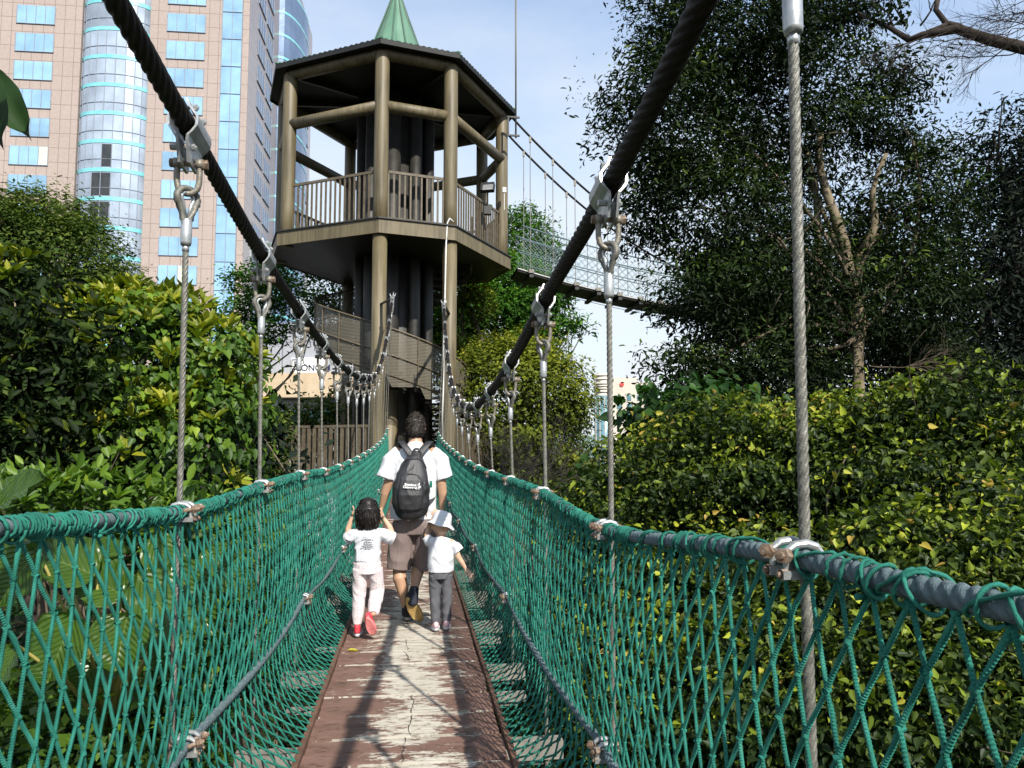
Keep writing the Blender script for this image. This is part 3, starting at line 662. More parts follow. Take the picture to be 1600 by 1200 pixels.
for i in range(8):
    p = ring(.22, ZE+1.30)[i]; e = ring(1, ZE+.05)[i]; mb = MB(); mb.bar(W(*e), W(*p), .12, .05); mb.build('roof_ridge', M['roofgreen'], tower)
    mb = MB(); a = CI[i]; mb.bar(W(*a, ZT), W(OC[0]+(a[0]-OC[0])*.25, OC[1]+(a[1]-OC[1])*.25, ZT+.1), .12, .2); mb.build('rafter', M['darksteel'], tower)
# stair core: a ring of pipes round a shaft, their shade put in as near-black steel
CC = (pxr(614, OC[1]-.4), OC[1]-.4)
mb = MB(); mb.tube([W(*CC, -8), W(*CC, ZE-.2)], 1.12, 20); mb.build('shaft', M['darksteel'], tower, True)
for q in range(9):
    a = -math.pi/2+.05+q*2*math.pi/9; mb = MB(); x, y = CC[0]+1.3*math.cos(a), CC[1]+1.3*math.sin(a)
    if q == 0: m2 = MB(); m2.tube([W(x, y, -8), W(x, y, 0), W(x, y, 3.6)], .31, 16); m2.build('core_pipe', M['tan'], tower, True)  # sunlit foot of the front pipe stays tan, shaded length above painted dark
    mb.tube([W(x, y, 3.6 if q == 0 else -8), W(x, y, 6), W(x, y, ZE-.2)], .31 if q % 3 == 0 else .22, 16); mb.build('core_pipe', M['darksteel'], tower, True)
# spiral stair with perforated screens
def perf():
    m, nt, b = newmat('perforated_sheet'); b.inputs['Base Color'].default_value = (.17, .15, .11, 1); b.inputs['Roughness'].default_value = .55
    t = nt.nodes.new('ShaderNodeTexCoord'); mpn = nt.nodes.new('ShaderNodeMapping'); mpn.inputs['Scale'].default_value = (360, 60, 1); nt.links.new(t.outputs['UV'], mpn.inputs['Vector'])
    vo = nt.nodes.new('ShaderNodeTexVoronoi'); vo.voronoi_dimensions = '2D'; vo.inputs['Scale'].default_value = 1; vo.inputs['Randomness'].default_value = 0; nt.links.new(mpn.outputs['Vector'], vo.inputs['Vector'])
    g = nt.nodes.new('ShaderNodeMath'); g.operation = 'GREATER_THAN'; g.inputs[1].default_value = .37; nt.links.new(vo.outputs['Distance'], g.inputs[0])
    tr = nt.nodes.new('ShaderNodeBsdfTransparent'); ms = nt.nodes.new('ShaderNodeMixShader'); nt.links.new(g.outputs[0], ms.inputs['Fac']); nt.links.new(tr.outputs[0], ms.inputs[1]); nt.links.new(b.outputs[0], ms.inputs[2]); nt.links.new(ms.outputs[0], nt.nodes['Material Output'].inputs['Surface']); return m
M['perf'] = perf()
RS = 2.95; PITCHS = 6.1       # metres climbed in a turn
def hz(a): return ZL+.6+(a-A0)/(2*math.pi)*PITCHS
A0 = -math.pi*.50-math.pi*.42; 
# going counter-clockwise seen from above climbs; the front run falls from left to right
def hpt(a, r, z): return W(CC[0]+r*math.cos(-a), CC[1]+r*math.sin(-a), z)
A_lo, A_hi = -2.14, -2.14+8.5
def zs(a): return ZL+.02+(a-A_lo)/(2*math.pi)*PITCHS
stair = None
NST = 42
mb = MB(); da = (A_hi-A_lo)/NST
for k in range(NST):
    a = A_lo+k*da; z = zs(a+da)
    v = [hpt(a, 1.35, z), hpt(a, RS, z), hpt(a+da*1.15, RS, z), hpt(a+da*1.15, 1.35, z)]; v2 = [p-Vector((0, 0, .07)) for p in v]
    mb.add([tuple(p) for p in v+v2], [(0, 1, 2, 3), (7, 6, 5, 4), (0, 4, 5, 1), (1, 5, 6, 2), (2, 6, 7, 3), (3, 7, 4, 0)])
stair = mb.build('spiral_stair', M['darksteel'], tower)
mb = MB(); uvs = []
n = NST*3; v = []; f = []
for k in range(n+1):
    a = A_lo+(A_hi-A_lo)*k/n; ztop = zs(a)+1.55; kk = min(NST-1, k//3); zb = zs(A_lo+(kk//2*2)*da)-.15
    v += [hpt(a, RS+.02, zb), hpt(a, RS+.02, ztop)]
    if k: f.append((2*k-2, 2*k, 2*k+1, 2*k-1))
mb.add([tuple(p) for p in v], f); o = mb.build('stair_screen', M['perf'], stair, True)
uv = o.data.uv_layers.new(name='UVMap'); Lv = [v_.index for v_ in o.data.vertices]
for lp in o.data.loops:
    p = o.data.vertices[lp.vertex_index].co; uv.data[lp.index].uv = ((lp.vertex_index//2)/n*2.6, p.z/3.0)
for off, r_, nm in ((1.55, .035, 'stair_rail'), (.62, .028, 'middle_rail')):
    mb = MB(); mb.tube([hpt(A_lo+(A_hi-A_lo)*k/80, RS+.05, zs(A_lo+(A_hi-A_lo)*k/80)+off) for k in range(81)], r_, 8); mb.build(nm, M['rail'], stair, True)
mb = MB()
for k in range(0, 27):
    a = A_lo+(A_hi-A_lo)*k/26; mb.cyl(hpt(a, RS+.05, zs(a)-.1), hpt(a, RS+.05, zs(a)+1.55), .024, 6)
mb.tube([hpt(A_lo+(A_hi-A_lo)*k/80, RS+.05, zs(A_lo+(A_hi-A_lo)*k/80)-.08) for k in range(81)], .02, 5); mb.build('stair_posts', M['rail'], stair)
# lower platform
slab('lower_floor', [ins(p, -.12) for p in OCT], ZL-.52, ZL-.06, M['tan'], tower)
slab('lower_floor_boards', [ins(p, -.25) for p in OCT], ZL-.056, ZL+.02, M['stringer'], tower)
for i in (0, 2, 3, 4, 5, 6, 7): railing(CI[i], CI[(i+1) % 8], ZL+.02, ZL+1.65, tower, bw=.12, gap=.215)
for q in (0, 3):
    mb = MB(); p = ins(OCT[q], .2); mb.tube([W(*p, ZL), W(*p, ZL+1.68)], .13, 12); mb.build('corner_post', M['tan'], tower, True)
# cable brackets
for s in (-1, 1):
    e = cab(s, np.array([24.4]))[0]; c = CI[1] if s < 0 else CI[2]; mb = MB(); mb.bar(Vector(e)+Vector((0, .05, .04)), W(*c, e[2]+.04), .10, .03); mb.build('cable_bracket', M['darksteel'], tower)
base_at(tower, W(*OC, float(-7.5)))
# floodlight, hose pipe, rod, box
fl = thing('floodlight', 'small black floodlight on a bracket at the right upper railing', 'light')
q = P(762, 293, 28.4); mb = MB(); mb.box(q, (.26, .10, .18), Euler((R(-25), 0, -PSI-.2)).to_matrix()); mb.build('lamp_head', M['black'], fl)
mb = MB(); mb.cyl(q-Vector((0, 0, .9)), q, .03, 8); mb.box(q-Vector((0, 0, .9)), (.14, .12, .15)); mb.build('bracket', M['black'], fl)
mb = MB(); mb.box(q+Vector((-.01, -.13, -.03)), (.20, .006, .13), Euler((R(-25), 0, -PSI-.2)).to_matrix()); mb.build('lens', M['galv'], fl)
base_at(fl, q-Vector((0, 0, .9)))
c2 = CI[2]; mb = MB()
pts = [W(c2[0]+.15, c2[1]-.32, ZF+.15), W(c2[0]+.02, c2[1]-.42, ZF+.25), W(c2[0]-.06, c2[1]-.40, ZF+.1), W(c2[0]-.10, c2[1]-.38, ZF-.6), W(c2[0]-.14, c2[1]-.34, 6), W(c2[0]-.17, c2[1]-.34, 3), W(c2[0]-.2, c2[1]-.34, .4)]
mb.tube(pts, .028, 8); tag(mb.build('drain_hose', M['white_pipe'], None, True), 'thin white hose running down the right front tower column', 'hose')
q = P(806, 212, 29.6); mb = MB(); mb.tube([q+Vector((0, 0, -.1)), q+Vector((0, 0, 8))], .035, 8)
rod = thing('lightning_rod', 'thin grey metal pole fixed upright to the right roof corner', 'pole'); mb.build('pole', M['wire'], rod, True)
mb = MB(); mb.box(q+Vector((-.1, 0, 0)), (.25, .04, .03)); mb.box(q+Vector((-.1, 0, .75)), (.25, .04, .03)); mb.box(q+Vector((-.3, 0, .375)), (.03, .03, .40)); mb.build('bracket', M['black'], rod); base_at(rod, q)
q = P(788, 297, 29.6); mb = MB(); mb.box(q, (.07, .05, .10)); mb.cyl(q-Vector((0, 0, .8)), q, .015, 6); tag(mb.build('junction_box', M['white_pipe']), 'tiny white electrical box on the right tower column', 'box')

# ================================================================ THE SECOND BRIDGE, off the right of the tower
def b2p(t, off, z): return W(.4+t*.95-off*.16, 29.9+t*.42+off*1.0, z)      # t metres along, off across
def dz2(t): return 8.55-.19*t+.009*t*t
br = thing('far_rope_bridge', 'distant second rope bridge leaving the right side of the tower', 'rope bridge')
def mesh_ribbon(z0, z1, off, name, mat, t1=13):
    mb = MB(); A = []; B = []
    g = .16; nt_ = int(t1/g); nr = 11
    for i in range(nt_):
        for j in range(nr):
            if (i+j) % 2: continue
            for di in (-1, 1):
                t0, t2 = i*g, (i+di)*g
                if t2 < 0: continue
                h0 = z0+(z1-z0)*j/nr; h1 = z0+(z1-z0)*(j+1)/nr; A.append(tuple(b2p(t0, off, dz2(t0)+h0))); B.append(tuple(b2p(t2, off, dz2(t2)+h1)))
    mb.segs(np.array(A), np.array(B), .009, 3); return mb.build(name, mat, br)
for off in (0, 1.5):
    mesh_ribbon(.1, 1.75, off, 'net', M['wirenet'] if 'wirenet' in M else M['cord'])
    for h, r_ in ((1.75, .03), (1.2, .022), (.65, .022)):
        mb = MB(); mb.tube([b2p(t, off, dz2(t)+h) for t in np.linspace(0, 14, 30)], r_, 6); mb.build('side_rope', M['rope'], br, True)
    def cz(t): return 14.3-.86*t+.035*t*t
    mb = MB(); mb.tube([b2p(t, off, cz(t)) for t in np.linspace(-.4, 13, 30)], .045, 6); mb.build('cable', M['cable'], br, True)
    for k in range(13):
        t = .35+k*.98; mb = MB(); mb.cyl(b2p(t, off, dz2(t)-.1), b2p(t, off, cz(t)), .017, 5); mb.box(b2p(t, off, cz(t)-.12), (.04, .04, .12)); mb.build('hanger', M['wire'], br)
for k in range(14):
    t = .35+k*.98; mb = MB(); mb.bar(b2p(t, -.25, dz2(t)-.22), b2p(t, 1.8, dz2(t)-.22), .16, .12); mb.build('crossbeam', M['black'], br)
    mb = MB(); mb.box(b2p(t, -.18, dz2(t)-.03), (.11, .05, .07)); mb.build('beam_end_block', M['beam'], br)
mb = MB(); ts = np.linspace(-.2, 14, 40); v = []; f = []
for i, t in enumerate(ts):
    for off, h in ((-.05, -.14), (1.55, -.14), (1.55, 0), (-.05, 0)): v.append(tuple(b2p(t, off, dz2(t)+h)))
    if i: o_ = 4*(i-1); f += [(o_+w_, o_+(w_+1) % 4, o_+4+(w_+1) % 4, o_+4+w_) for w_ in range(4)]
mb.add(v, f); mb.build('walkway', M['darksteel'], br)
for h, off, r_, mt in ((-.05, -.1, .02, 'white_pipe'), (-.42, .6, .012, 'cable')):
    mb = MB(); mb.tube([b2p(t, off, dz2(t)+h-(.008*t if h < -.3 else 0)) for t in ts], r_, 5); mb.build('conduit', M[mt], br)
base_at(br, b2p(0, .75, dz2(0)))

# ================================================================ BUILDINGS
def stone(name, cA, cB, line, tw, thh, lw=.035):
    m, nt, b = newmat(name); t = nt.nodes.new('ShaderNodeTexCoord'); s_ = nt.nodes.new('ShaderNodeSeparateXYZ'); nt.links.new(t.outputs['Object'], s_.inputs['Vector'])
    def mth(op, x, y=None):
        n = nt.nodes.new('ShaderNodeMath'); n.operation = op
        for i, q in enumerate((x, y)):
            if q is None: continue
            if isinstance(q, (int, float)): n.inputs[i].default_value = q
            else: nt.links.new(q, n.inputs[i])
        return n.outputs[0]
    u = mth('ADD', s_.outputs['X'], s_.outputs['Y'])
    du = mth('ABSOLUTE', mth('SUBTRACT', mth('FRACT', mth('DIVIDE', u, tw)), .5)); dv = mth('ABSOLUTE', mth('SUBTRACT', mth('FRACT', mth('DIVIDE', s_.outputs['Z'], thh)), .5))
    g = mth('MAXIMUM', mth('GREATER_THAN', du, .5-lw/tw), mth('GREATER_THAN', dv, .5-lw/thh))
    n1 = noise_n(nt, 2.5, 6); n2 = noise_n(nt, .12, 3); r = ramp(nt, mth('ADD', mth('MULTIPLY', n1.outputs['Fac'], .6), mth('MULTIPLY', n2.outputs['Fac'], .4)), [(.35, cA), (.65, cB)])
    mx = nt.nodes.new('ShaderNodeMixRGB'); nt.links.new(g, mx.inputs['Fac']); nt.links.new(r.outputs['Color'], mx.inputs['Color1']); mx.inputs['Color2'].default_value = (*line, 1); nt.links.new(mx.outputs['Color'], b.inputs['Base Color']); b.inputs['Roughness'].default_value = .22; b.inputs['Specular IOR Level'].default_value = .6; return m
def glass(name, c, metal=.75, rough=.12, var=.25):
    m, nt, b = newmat(name); n = noise_n(nt, .35, 3); oi = nt.nodes.new('ShaderNodeObjectInfo'); a = nt.nodes.new('ShaderNodeMath'); a.operation = 'ADD'; nt.links.new(n.outputs['Fac'], a.inputs[0])
    k = nt.nodes.new('ShaderNodeMath'); k.operation = 'MULTIPLY'; k.inputs[1].default_value = .3; nt.links.new(oi.outputs['Random'], k.inputs[0]); nt.links.new(k.outputs[0], a.inputs[1])
    r = ramp(nt, a.outputs[0], [(.35, tuple(x*(1-var) for x in c)), (.9, tuple(min(1, x*(1+var)) for x in c))]); nt.links.new(r.outputs['Color'], b.inputs['Base Color'])
    b.inputs['Metallic'].default_value = metal; b.inputs['Roughness'].default_value = rough
    bp = nt.nodes.new('ShaderNodeBump'); bp.inputs['Strength'].default_value = .15; bp.inputs['Distance'].default_value = .3; nt.links.new(n.outputs['Fac'], bp.inputs['Height']); nt.links.new(bp.outputs['Normal'], b.inputs['Normal']); return m
M['stone'] = stone('pink_granite_cladding', (.36, .285, .245), (.43, .345, .30), (.22, .165, .14), 1.32, 1.95)
M['gblue'] = glass('sky_painted_window_glass', (.27, .45, .63), .15, .3); M['gbay'] = glass('grey_blue_bay_glass', (.36, .42, .50), .25, .3, .3)  # the sky's reflection is put into the blue of these panes
M['gdark'] = glass('shade_toned_blue_glass', (.15, .21, .32), .25, .25); M['cyan'] = pm('cyan_band', [(.3, (.16, .50, .56)), (.7, (.26, .62, .66))], 1, .35)  # gdark: darker glass copy, shade of the receding face in its colour
M['mull'] = pm('grey_mullion', [(.3, (.20, .23, .28)), (.7, (.28, .31, .36))], 3, .5); M['blind'] = pm('dark_open_pane', [(.3, (.02, .025, .03)), (.7, (.05, .05, .05))], 1, .3); M['pale'] = pm('pale_blind_pane', [(.3, (.5, .52, .42)), (.7, (.62, .62, .55))], 1, .5)
bld = thing('office_tower', 'pink granite office tower with blue windows and curved glass bay behind the left trees', 'office building')
BD = 100.0; bx = pxr(372, BD); brot = -PSI-R(-6)     # local x runs along the front (left is negative), local y goes back
bld.location = W(bx, BD, -14); bld.rotation_euler = (0, 0, -PSI+R(6)); 
FH = 3.83; NF = 27
Z_OFF = 14+EYE
def fz(py): return (700-py)/1200*BD+Z_OFF
z_ref = fz(199)        # a window row centre seen at y=199
mb = MB(); HT = 100
fx0, fx1 = -62, 0
bayl, bayr = -21.6, -12.9
mb.box(((fx0+bayl)/2, 26, HT/2), ((bayl-fx0)/2, 26, HT/2)); mb.box(((bayr-3.6)/2, 26.0, HT/2), ((-3.6-bayr)/2, 26, HT/2)); mb.box((-.45, 26, HT/2), (.45, 26.0, HT/2))
mb.box(((bayl+bayr)/2, 27, HT/2), ((bayr-bayl)/2, 25, HT/2)); mb.box((-2.2, 27, HT/2), (1.4, 25.5, HT/2)); mb.build('facade', M['stone'], bld)
def window(x0, x1, z0, z1, face, nm='window', mat=None, div=4, odd=None):
    mb = MB(); 
    def bx_(u0, u1, a, b, d0, d1, B=mb):
        if face == 'f': B.box(((u0+u1)/2, (-d1-d0)/2*1.0, (a+b)/2), ((u1-u0)/2, abs(d1-d0)/2, (b-a)/2))
        else: B.box(((d0+d1)/2, (u0+u1)/2, (a+b)/2), (abs(d1-d0)/2, (u1-u0)/2, (b-a)/2))
    bx_(x0, x1, z0, z1, 0.01, .05); o = mb.build(nm, mat or M['gblue'], bld)
    m2 = MB()
    for k in range(div+1): u = x0+(x1-x0)*k/div; bx_(u-.035, u+.035, z0, z1, .052, .11, m2)
    bx_(x0-.05, x1+.05, z0-.06, z0-.001, .012, .14, m2); m2.build('mullion', M['mull'], o)
    if odd is not None:
        m3 = MB(); u0 = x0+(x1-x0)*odd[0]/div; bx_(u0+.04, u0+(x1-x0)/div-.04, z0+.05, z1-.05, .054, .06, m3); m3.build('pane', odd[1], o)
lx0, lx1 = pxr(15, BD)-bx, pxr(72, BD)-bx; rx0, rx1 = pxr(240, BD)-bx+.3, pxr(299, BD)-bx+.3
k0 = int((z_ref-6)/FH)
rr = random.Random(8)
for k in range(-8, 9):
    zc = z_ref+k*FH
    window(rx0, rx1, zc-1.24, zc+1.24, 'f', odd=(2, M['pale']) if k == -5 else None); window(lx0, lx1, zc-1.24, zc+1.24, 'f', odd=(3, M['pale']) if k == -1 else None)
    if k > -7:
        window(lx0-11, lx1-11, zc-1.24, zc+1.24, 'f')
    # bay floors
    n = 11; cxb = (bayl+bayr)/2; hw = (bayr-bayl)/2
    def arc(t, r=0): x = cxb+hw*math.sin(t)*1.0*(1+r/hw); return (x, 1-(2.2+r)*math.cos(t)*1.0)
    for (za, zb, mt, nm, rad) in ((zc-1.65, zc+1.65, M['gbay'], 'bay_glass', 0), (zc+1.66, zc+2.17, M['cyan'], 'bay_band', .06)):
        mb = MB(); v = []; ts = np.linspace(-math.pi/2, math.pi/2, n+1)
        for z in (za, zb):
            for t in ts: v.append((*arc(t, rad), z))
        mb.add(v, [(i, i+1, n+2+i, n+1+i) for i in range(n)]); o = mb.build(nm, mt, bld, nm == 'bay_band')
        if nm == 'bay_glass':
            m2 = MB()
            for i in range(0, n+1, 1): x, y = arc(ts[i], .04); m2.box((x, y, (za+zb)/2), (.04, .04, (zb-za)/2))
            m2.tube([(*arc(t, .03), zc-.5) for t in ts], .05, 4); m2.build('mullion', M['mull'], o)
            if k in (-1, -2, -3):
                m3 = MB()
                for i in (4, 5):
                    if k != -1 or i == 5:
                        (xa, ya), (xb_, yb_) = arc(ts[i], .03), arc(ts[i+1], .03); m3.add([(xa, ya, zc-1.5), (xb_, yb_, zc-1.5), (xb_, yb_, zc+1.5), (xa, ya, zc+1.5)], [(0, 1, 2, 3)])
                m3.build('open_pane', M['blind'], o)
    window(-3.55, -.95, zc-1.9, zc+1.9, 'f', 'corner_strip', M['gblue'], 2)
    # the receding right-hand face
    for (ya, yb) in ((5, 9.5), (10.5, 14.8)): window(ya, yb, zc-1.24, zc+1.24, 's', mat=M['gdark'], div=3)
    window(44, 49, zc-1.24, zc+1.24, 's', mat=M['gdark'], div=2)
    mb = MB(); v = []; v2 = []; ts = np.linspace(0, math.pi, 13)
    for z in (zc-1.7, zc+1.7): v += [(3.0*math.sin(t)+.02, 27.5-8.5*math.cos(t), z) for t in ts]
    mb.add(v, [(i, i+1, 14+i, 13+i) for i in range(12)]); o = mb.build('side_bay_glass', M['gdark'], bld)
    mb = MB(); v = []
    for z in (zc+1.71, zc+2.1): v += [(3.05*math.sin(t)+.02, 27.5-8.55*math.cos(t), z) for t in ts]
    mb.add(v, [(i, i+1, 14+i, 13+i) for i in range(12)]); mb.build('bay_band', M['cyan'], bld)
# grey building low behind the left trees with a white sign
M['greywall'] = stone('grey_metal_cladding', (.30, .31, .34), (.38, .39, .42), (.17, .18, .2), 1.5, 3.0, .05)
g = thing('grey_building', 'low grey clad building with a white sign, seen through gaps in the left trees', 'building')
GD = 62.0; gx = pxr(355, GD); g.location = W(gx, GD, -14); g.rotation_euler = (0, 0, -PSI-R(6))
def gz(py): return (700-py)/1200*GD+Z_OFF
mb = MB(); mb.box((6.5, 6, gz(505)/2), (6.5, 6, gz(505)/2)); mb.build('wall', M['greywall'], g)
mb = MB(); x0, x1 = pxr(458, GD)-gx, pxr(512, GD)-gx; mb.box(((x0+x1)/2, -.12, gz(575)), ((x1-x0)/2, .1, .75)); sg = mb.build('sign_board', M['white_pipe'], g)
mb = MB(); mb.box((8.5, -1.1, gz(606)), (4.6, 1.0, .95)); mb.build('canopy', pm('beige_wall', [(.3, (.50, .38, .24)), (.7, (.58, .46, .32))], 2, .7), g)
mb = MB(); mb.box((5, -.2, gz(650)), (6, .1, .4)); mb.box((5, -.2, gz(605)), (2.5, .1, .2)); mb.build('blue_band', M['cyan'], g)
for k in range(3):
    mb = MB(); xc = pxr(500+k*22, GD)-gx; mb.box((xc, -.15, gz(637)), (.5, .08, .8)); o = mb.build('window', M['gdark'], g)
    m2 = MB(); [m2.box((xc+dx, -.25, gz(637)), (.03, .02, .8)) for dx in (-.5, -.17, .17, .5)]; [m2.box((xc, -.25, gz(637)+dz_), (.5, .018, .03)) for dz_ in (-.8, -.27, .27, .8)]; m2.build('mullion', M['white_pipe'], o)
def text(s, size, mat, name, ext=.004, bold=0):
    c = bpy.data.curves.new(name, 'FONT'); c.body = s; c.size = size; c.extrude = ext; c.offset = bold; c.align_x = 'CENTER'; c.align_y = 'CENTER'
    t = bpy.data.objects.new(name, c); col.objects.link(t); dg = bpy.context.evaluated_depsgraph_get(); me = bpy.data.meshes.new_from_object(t.evaluated_get(dg)); bpy.data.objects.remove(t); me.materials.clear(); me.materials.append(mat); return me
M['ink'] = pm('dark_blue_ink', [(.3, (.02, .03, .07)), (.7, (.03, .04, .09))], 3, .6)
t = link('sign_lettering', text('YONG M', .72, M['ink'], 'sign_lettering', .01, .008), sg); t.rotation_euler = (math.pi/2, 0, 0); t.location = (x0+1.85, -.235, gz(577))
t = link('sign_emblem', text('E', .62, M['ink'], 'sign_emblem', .01, .01), sg); t.rotation_euler = (math.pi/2, 0, 0); t.location = (x0+.42, -.235, gz(571))
mb = MB(); [mb.box((x0+.42+dx, -.235, gz(571)+dz_), h) for dx, dz_, h in ((-.33, 0, (.03, .01, .38)), (.33, 0, (.03, .01, .38)), (0, .38, (.36, .012, .03)), (0, -.38, (.36, .012, .03)))]; mb.build('emblem_frame', M['ink'], sg)
# cream tower far right
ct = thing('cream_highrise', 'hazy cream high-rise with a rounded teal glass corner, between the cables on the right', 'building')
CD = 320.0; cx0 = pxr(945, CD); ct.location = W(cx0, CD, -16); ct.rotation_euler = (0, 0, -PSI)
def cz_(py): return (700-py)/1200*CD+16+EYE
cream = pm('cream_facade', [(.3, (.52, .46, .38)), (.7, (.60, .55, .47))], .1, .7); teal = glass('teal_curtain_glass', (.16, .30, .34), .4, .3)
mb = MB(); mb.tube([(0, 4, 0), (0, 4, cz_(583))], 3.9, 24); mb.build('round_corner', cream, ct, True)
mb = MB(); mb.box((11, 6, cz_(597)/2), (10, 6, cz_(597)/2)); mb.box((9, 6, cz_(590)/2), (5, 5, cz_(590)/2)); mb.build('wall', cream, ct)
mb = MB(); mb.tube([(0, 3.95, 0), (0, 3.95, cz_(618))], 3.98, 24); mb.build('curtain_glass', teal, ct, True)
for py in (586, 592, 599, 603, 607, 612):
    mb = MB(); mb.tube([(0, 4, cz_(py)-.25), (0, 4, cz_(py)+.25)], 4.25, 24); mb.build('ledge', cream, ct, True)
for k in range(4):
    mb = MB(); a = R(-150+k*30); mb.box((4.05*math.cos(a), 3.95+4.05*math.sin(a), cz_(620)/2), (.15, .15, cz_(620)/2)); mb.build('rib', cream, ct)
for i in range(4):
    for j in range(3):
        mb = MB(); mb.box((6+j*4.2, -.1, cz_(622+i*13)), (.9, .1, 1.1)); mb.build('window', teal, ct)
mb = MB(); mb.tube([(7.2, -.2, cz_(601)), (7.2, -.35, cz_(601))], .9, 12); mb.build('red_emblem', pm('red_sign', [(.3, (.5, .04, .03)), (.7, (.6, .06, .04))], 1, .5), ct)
# thin lattice mast
ms_ = thing('radio_mast', 'thin pale lattice mast rising beside the round yellow-green tree', 'mast'); q = P(890, 640, 120); mb = MB()
for dx, dy_ in ((-.5, 0), (.5, 0), (0, .8)): mb.cyl(q+Vector((dx, dy_, -25)), q+Vector((dx*.8, dy_*.8, 14)), .09, 5)
mb.build('legs', M['galv'], ms_); mb = MB()
for k in range(36): z = -22+k; mb.cyl(q+Vector((-.5, 0, z)), q+Vector((.5, 0, z+1)), .04, 4); mb.cyl(q+Vector((.5, 0, z)), q+Vector((0, .8, z+1)), .04, 4)
mb.build('lattice', M['galv'], ms_); base_at(ms_, q-Vector((0, 0, 25)))

# ================================================================ TREES AND PLANTS
LM = {
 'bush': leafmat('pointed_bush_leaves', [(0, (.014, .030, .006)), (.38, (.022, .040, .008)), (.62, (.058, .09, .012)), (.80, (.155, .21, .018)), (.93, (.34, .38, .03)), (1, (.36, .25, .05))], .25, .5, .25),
 'dark': leafmat('dark_sun_toned_leaves', [(0, (.005, .010, .003)), (.5, (.013, .025, .006)), (.8, (.034, .062, .012)), (1, (.12, .16, .022))], .15, .55, .10),  # dark for shadowed foliage; lightest stop paints leaves catching the sun
 'bluedark': leafmat('shade_painted_leaves', [(0, (.006, .010, .008)), (.6, (.011, .019, .012)), (1, (.02, .032, .012))], .06, .6, .1),  # albedo lowered to near black in place of shade on these leaves
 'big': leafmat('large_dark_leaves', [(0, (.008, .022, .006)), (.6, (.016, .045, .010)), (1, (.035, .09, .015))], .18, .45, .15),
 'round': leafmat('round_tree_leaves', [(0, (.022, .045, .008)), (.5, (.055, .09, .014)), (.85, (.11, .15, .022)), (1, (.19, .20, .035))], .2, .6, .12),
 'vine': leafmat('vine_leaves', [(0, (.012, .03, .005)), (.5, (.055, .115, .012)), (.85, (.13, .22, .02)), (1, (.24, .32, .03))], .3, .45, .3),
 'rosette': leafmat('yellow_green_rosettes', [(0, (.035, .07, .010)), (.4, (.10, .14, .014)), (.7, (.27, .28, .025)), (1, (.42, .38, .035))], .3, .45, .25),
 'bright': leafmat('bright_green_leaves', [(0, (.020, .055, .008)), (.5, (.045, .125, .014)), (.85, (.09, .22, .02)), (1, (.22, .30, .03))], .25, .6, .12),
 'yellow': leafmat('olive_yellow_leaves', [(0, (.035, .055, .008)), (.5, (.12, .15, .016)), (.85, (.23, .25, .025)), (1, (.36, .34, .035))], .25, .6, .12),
 'pale': leafmat('pale_far_leaves', [(0, (.10, .13, .08)), (1, (.24, .27, .16))], .3),
}
def giantleaf():
    m, nt, b = newmat('ribbed_giant_leaf'); t = nt.nodes.new('ShaderNodeTexCoord'); s_ = nt.nodes.new('ShaderNodeSeparateXYZ'); nt.links.new(t.outputs['UV'], s_.inputs['Vector'])
    def mth(op, x, y=None):
        n = nt.nodes.new('ShaderNodeMath'); n.operation = op
        for i, q in enumerate((x, y)):
            if q is None: continue
            if isinstance(q, (int, float)): n.inputs[i].default_value = q
            else: nt.links.new(q, n.inputs[i])
        return n.outputs[0]
    ax = mth('ABSOLUTE', s_.outputs['X']); rib = mth('FRACT', mth('MULTIPLY', mth('SUBTRACT', s_.outputs['Y'], mth('MULTIPLY', ax, .45)), 11)); vein = mth('MAXIMUM', mth('GREATER_THAN', rib, .9), mth('LESS_THAN', ax, .02))
    r = ramp(nt, noise_n(nt, 5, 4).outputs['Fac'], [(.3, (.03, .075, .008)), (.7, (.06, .125, .014))]); mx = nt.nodes.new('ShaderNodeMixRGB'); nt.links.new(vein, mx.inputs['Fac']); nt.links.new(r.outputs['Color'], mx.inputs['Color1']); mx.inputs['Color2'].default_value = (.11, .17, .03, 1)
    nt.links.new(mx.outputs['Color'], b.inputs['Base Color']); b.inputs['Roughness'].default_value = .32
    bp = nt.nodes.new('ShaderNodeBump'); bp.inputs['Strength'].default_value = .7; bp.inputs['Distance'].default_value = .012; nt.links.new(mth('SUBTRACT', 1, mth('ABSOLUTE', mth('SUBTRACT', rib, .5))), bp.inputs['Height']); nt.links.new(bp.outputs['Normal'], b.inputs['Normal'])
    tr = nt.nodes.new('ShaderNodeBsdfTranslucent'); nt.links.new(mx.outputs['Color'], tr.inputs['Color']); ms = nt.nodes.new('ShaderNodeMixShader'); ms.inputs['Fac'].default_value = .3; nt.links.new(b.outputs[0], ms.inputs[1]); nt.links.new(tr.outputs[0], ms.inputs[2]); nt.links.new(ms.outputs[0], nt.nodes['Material Output'].inputs['Surface']); return m
M['giant'] = giantleaf()

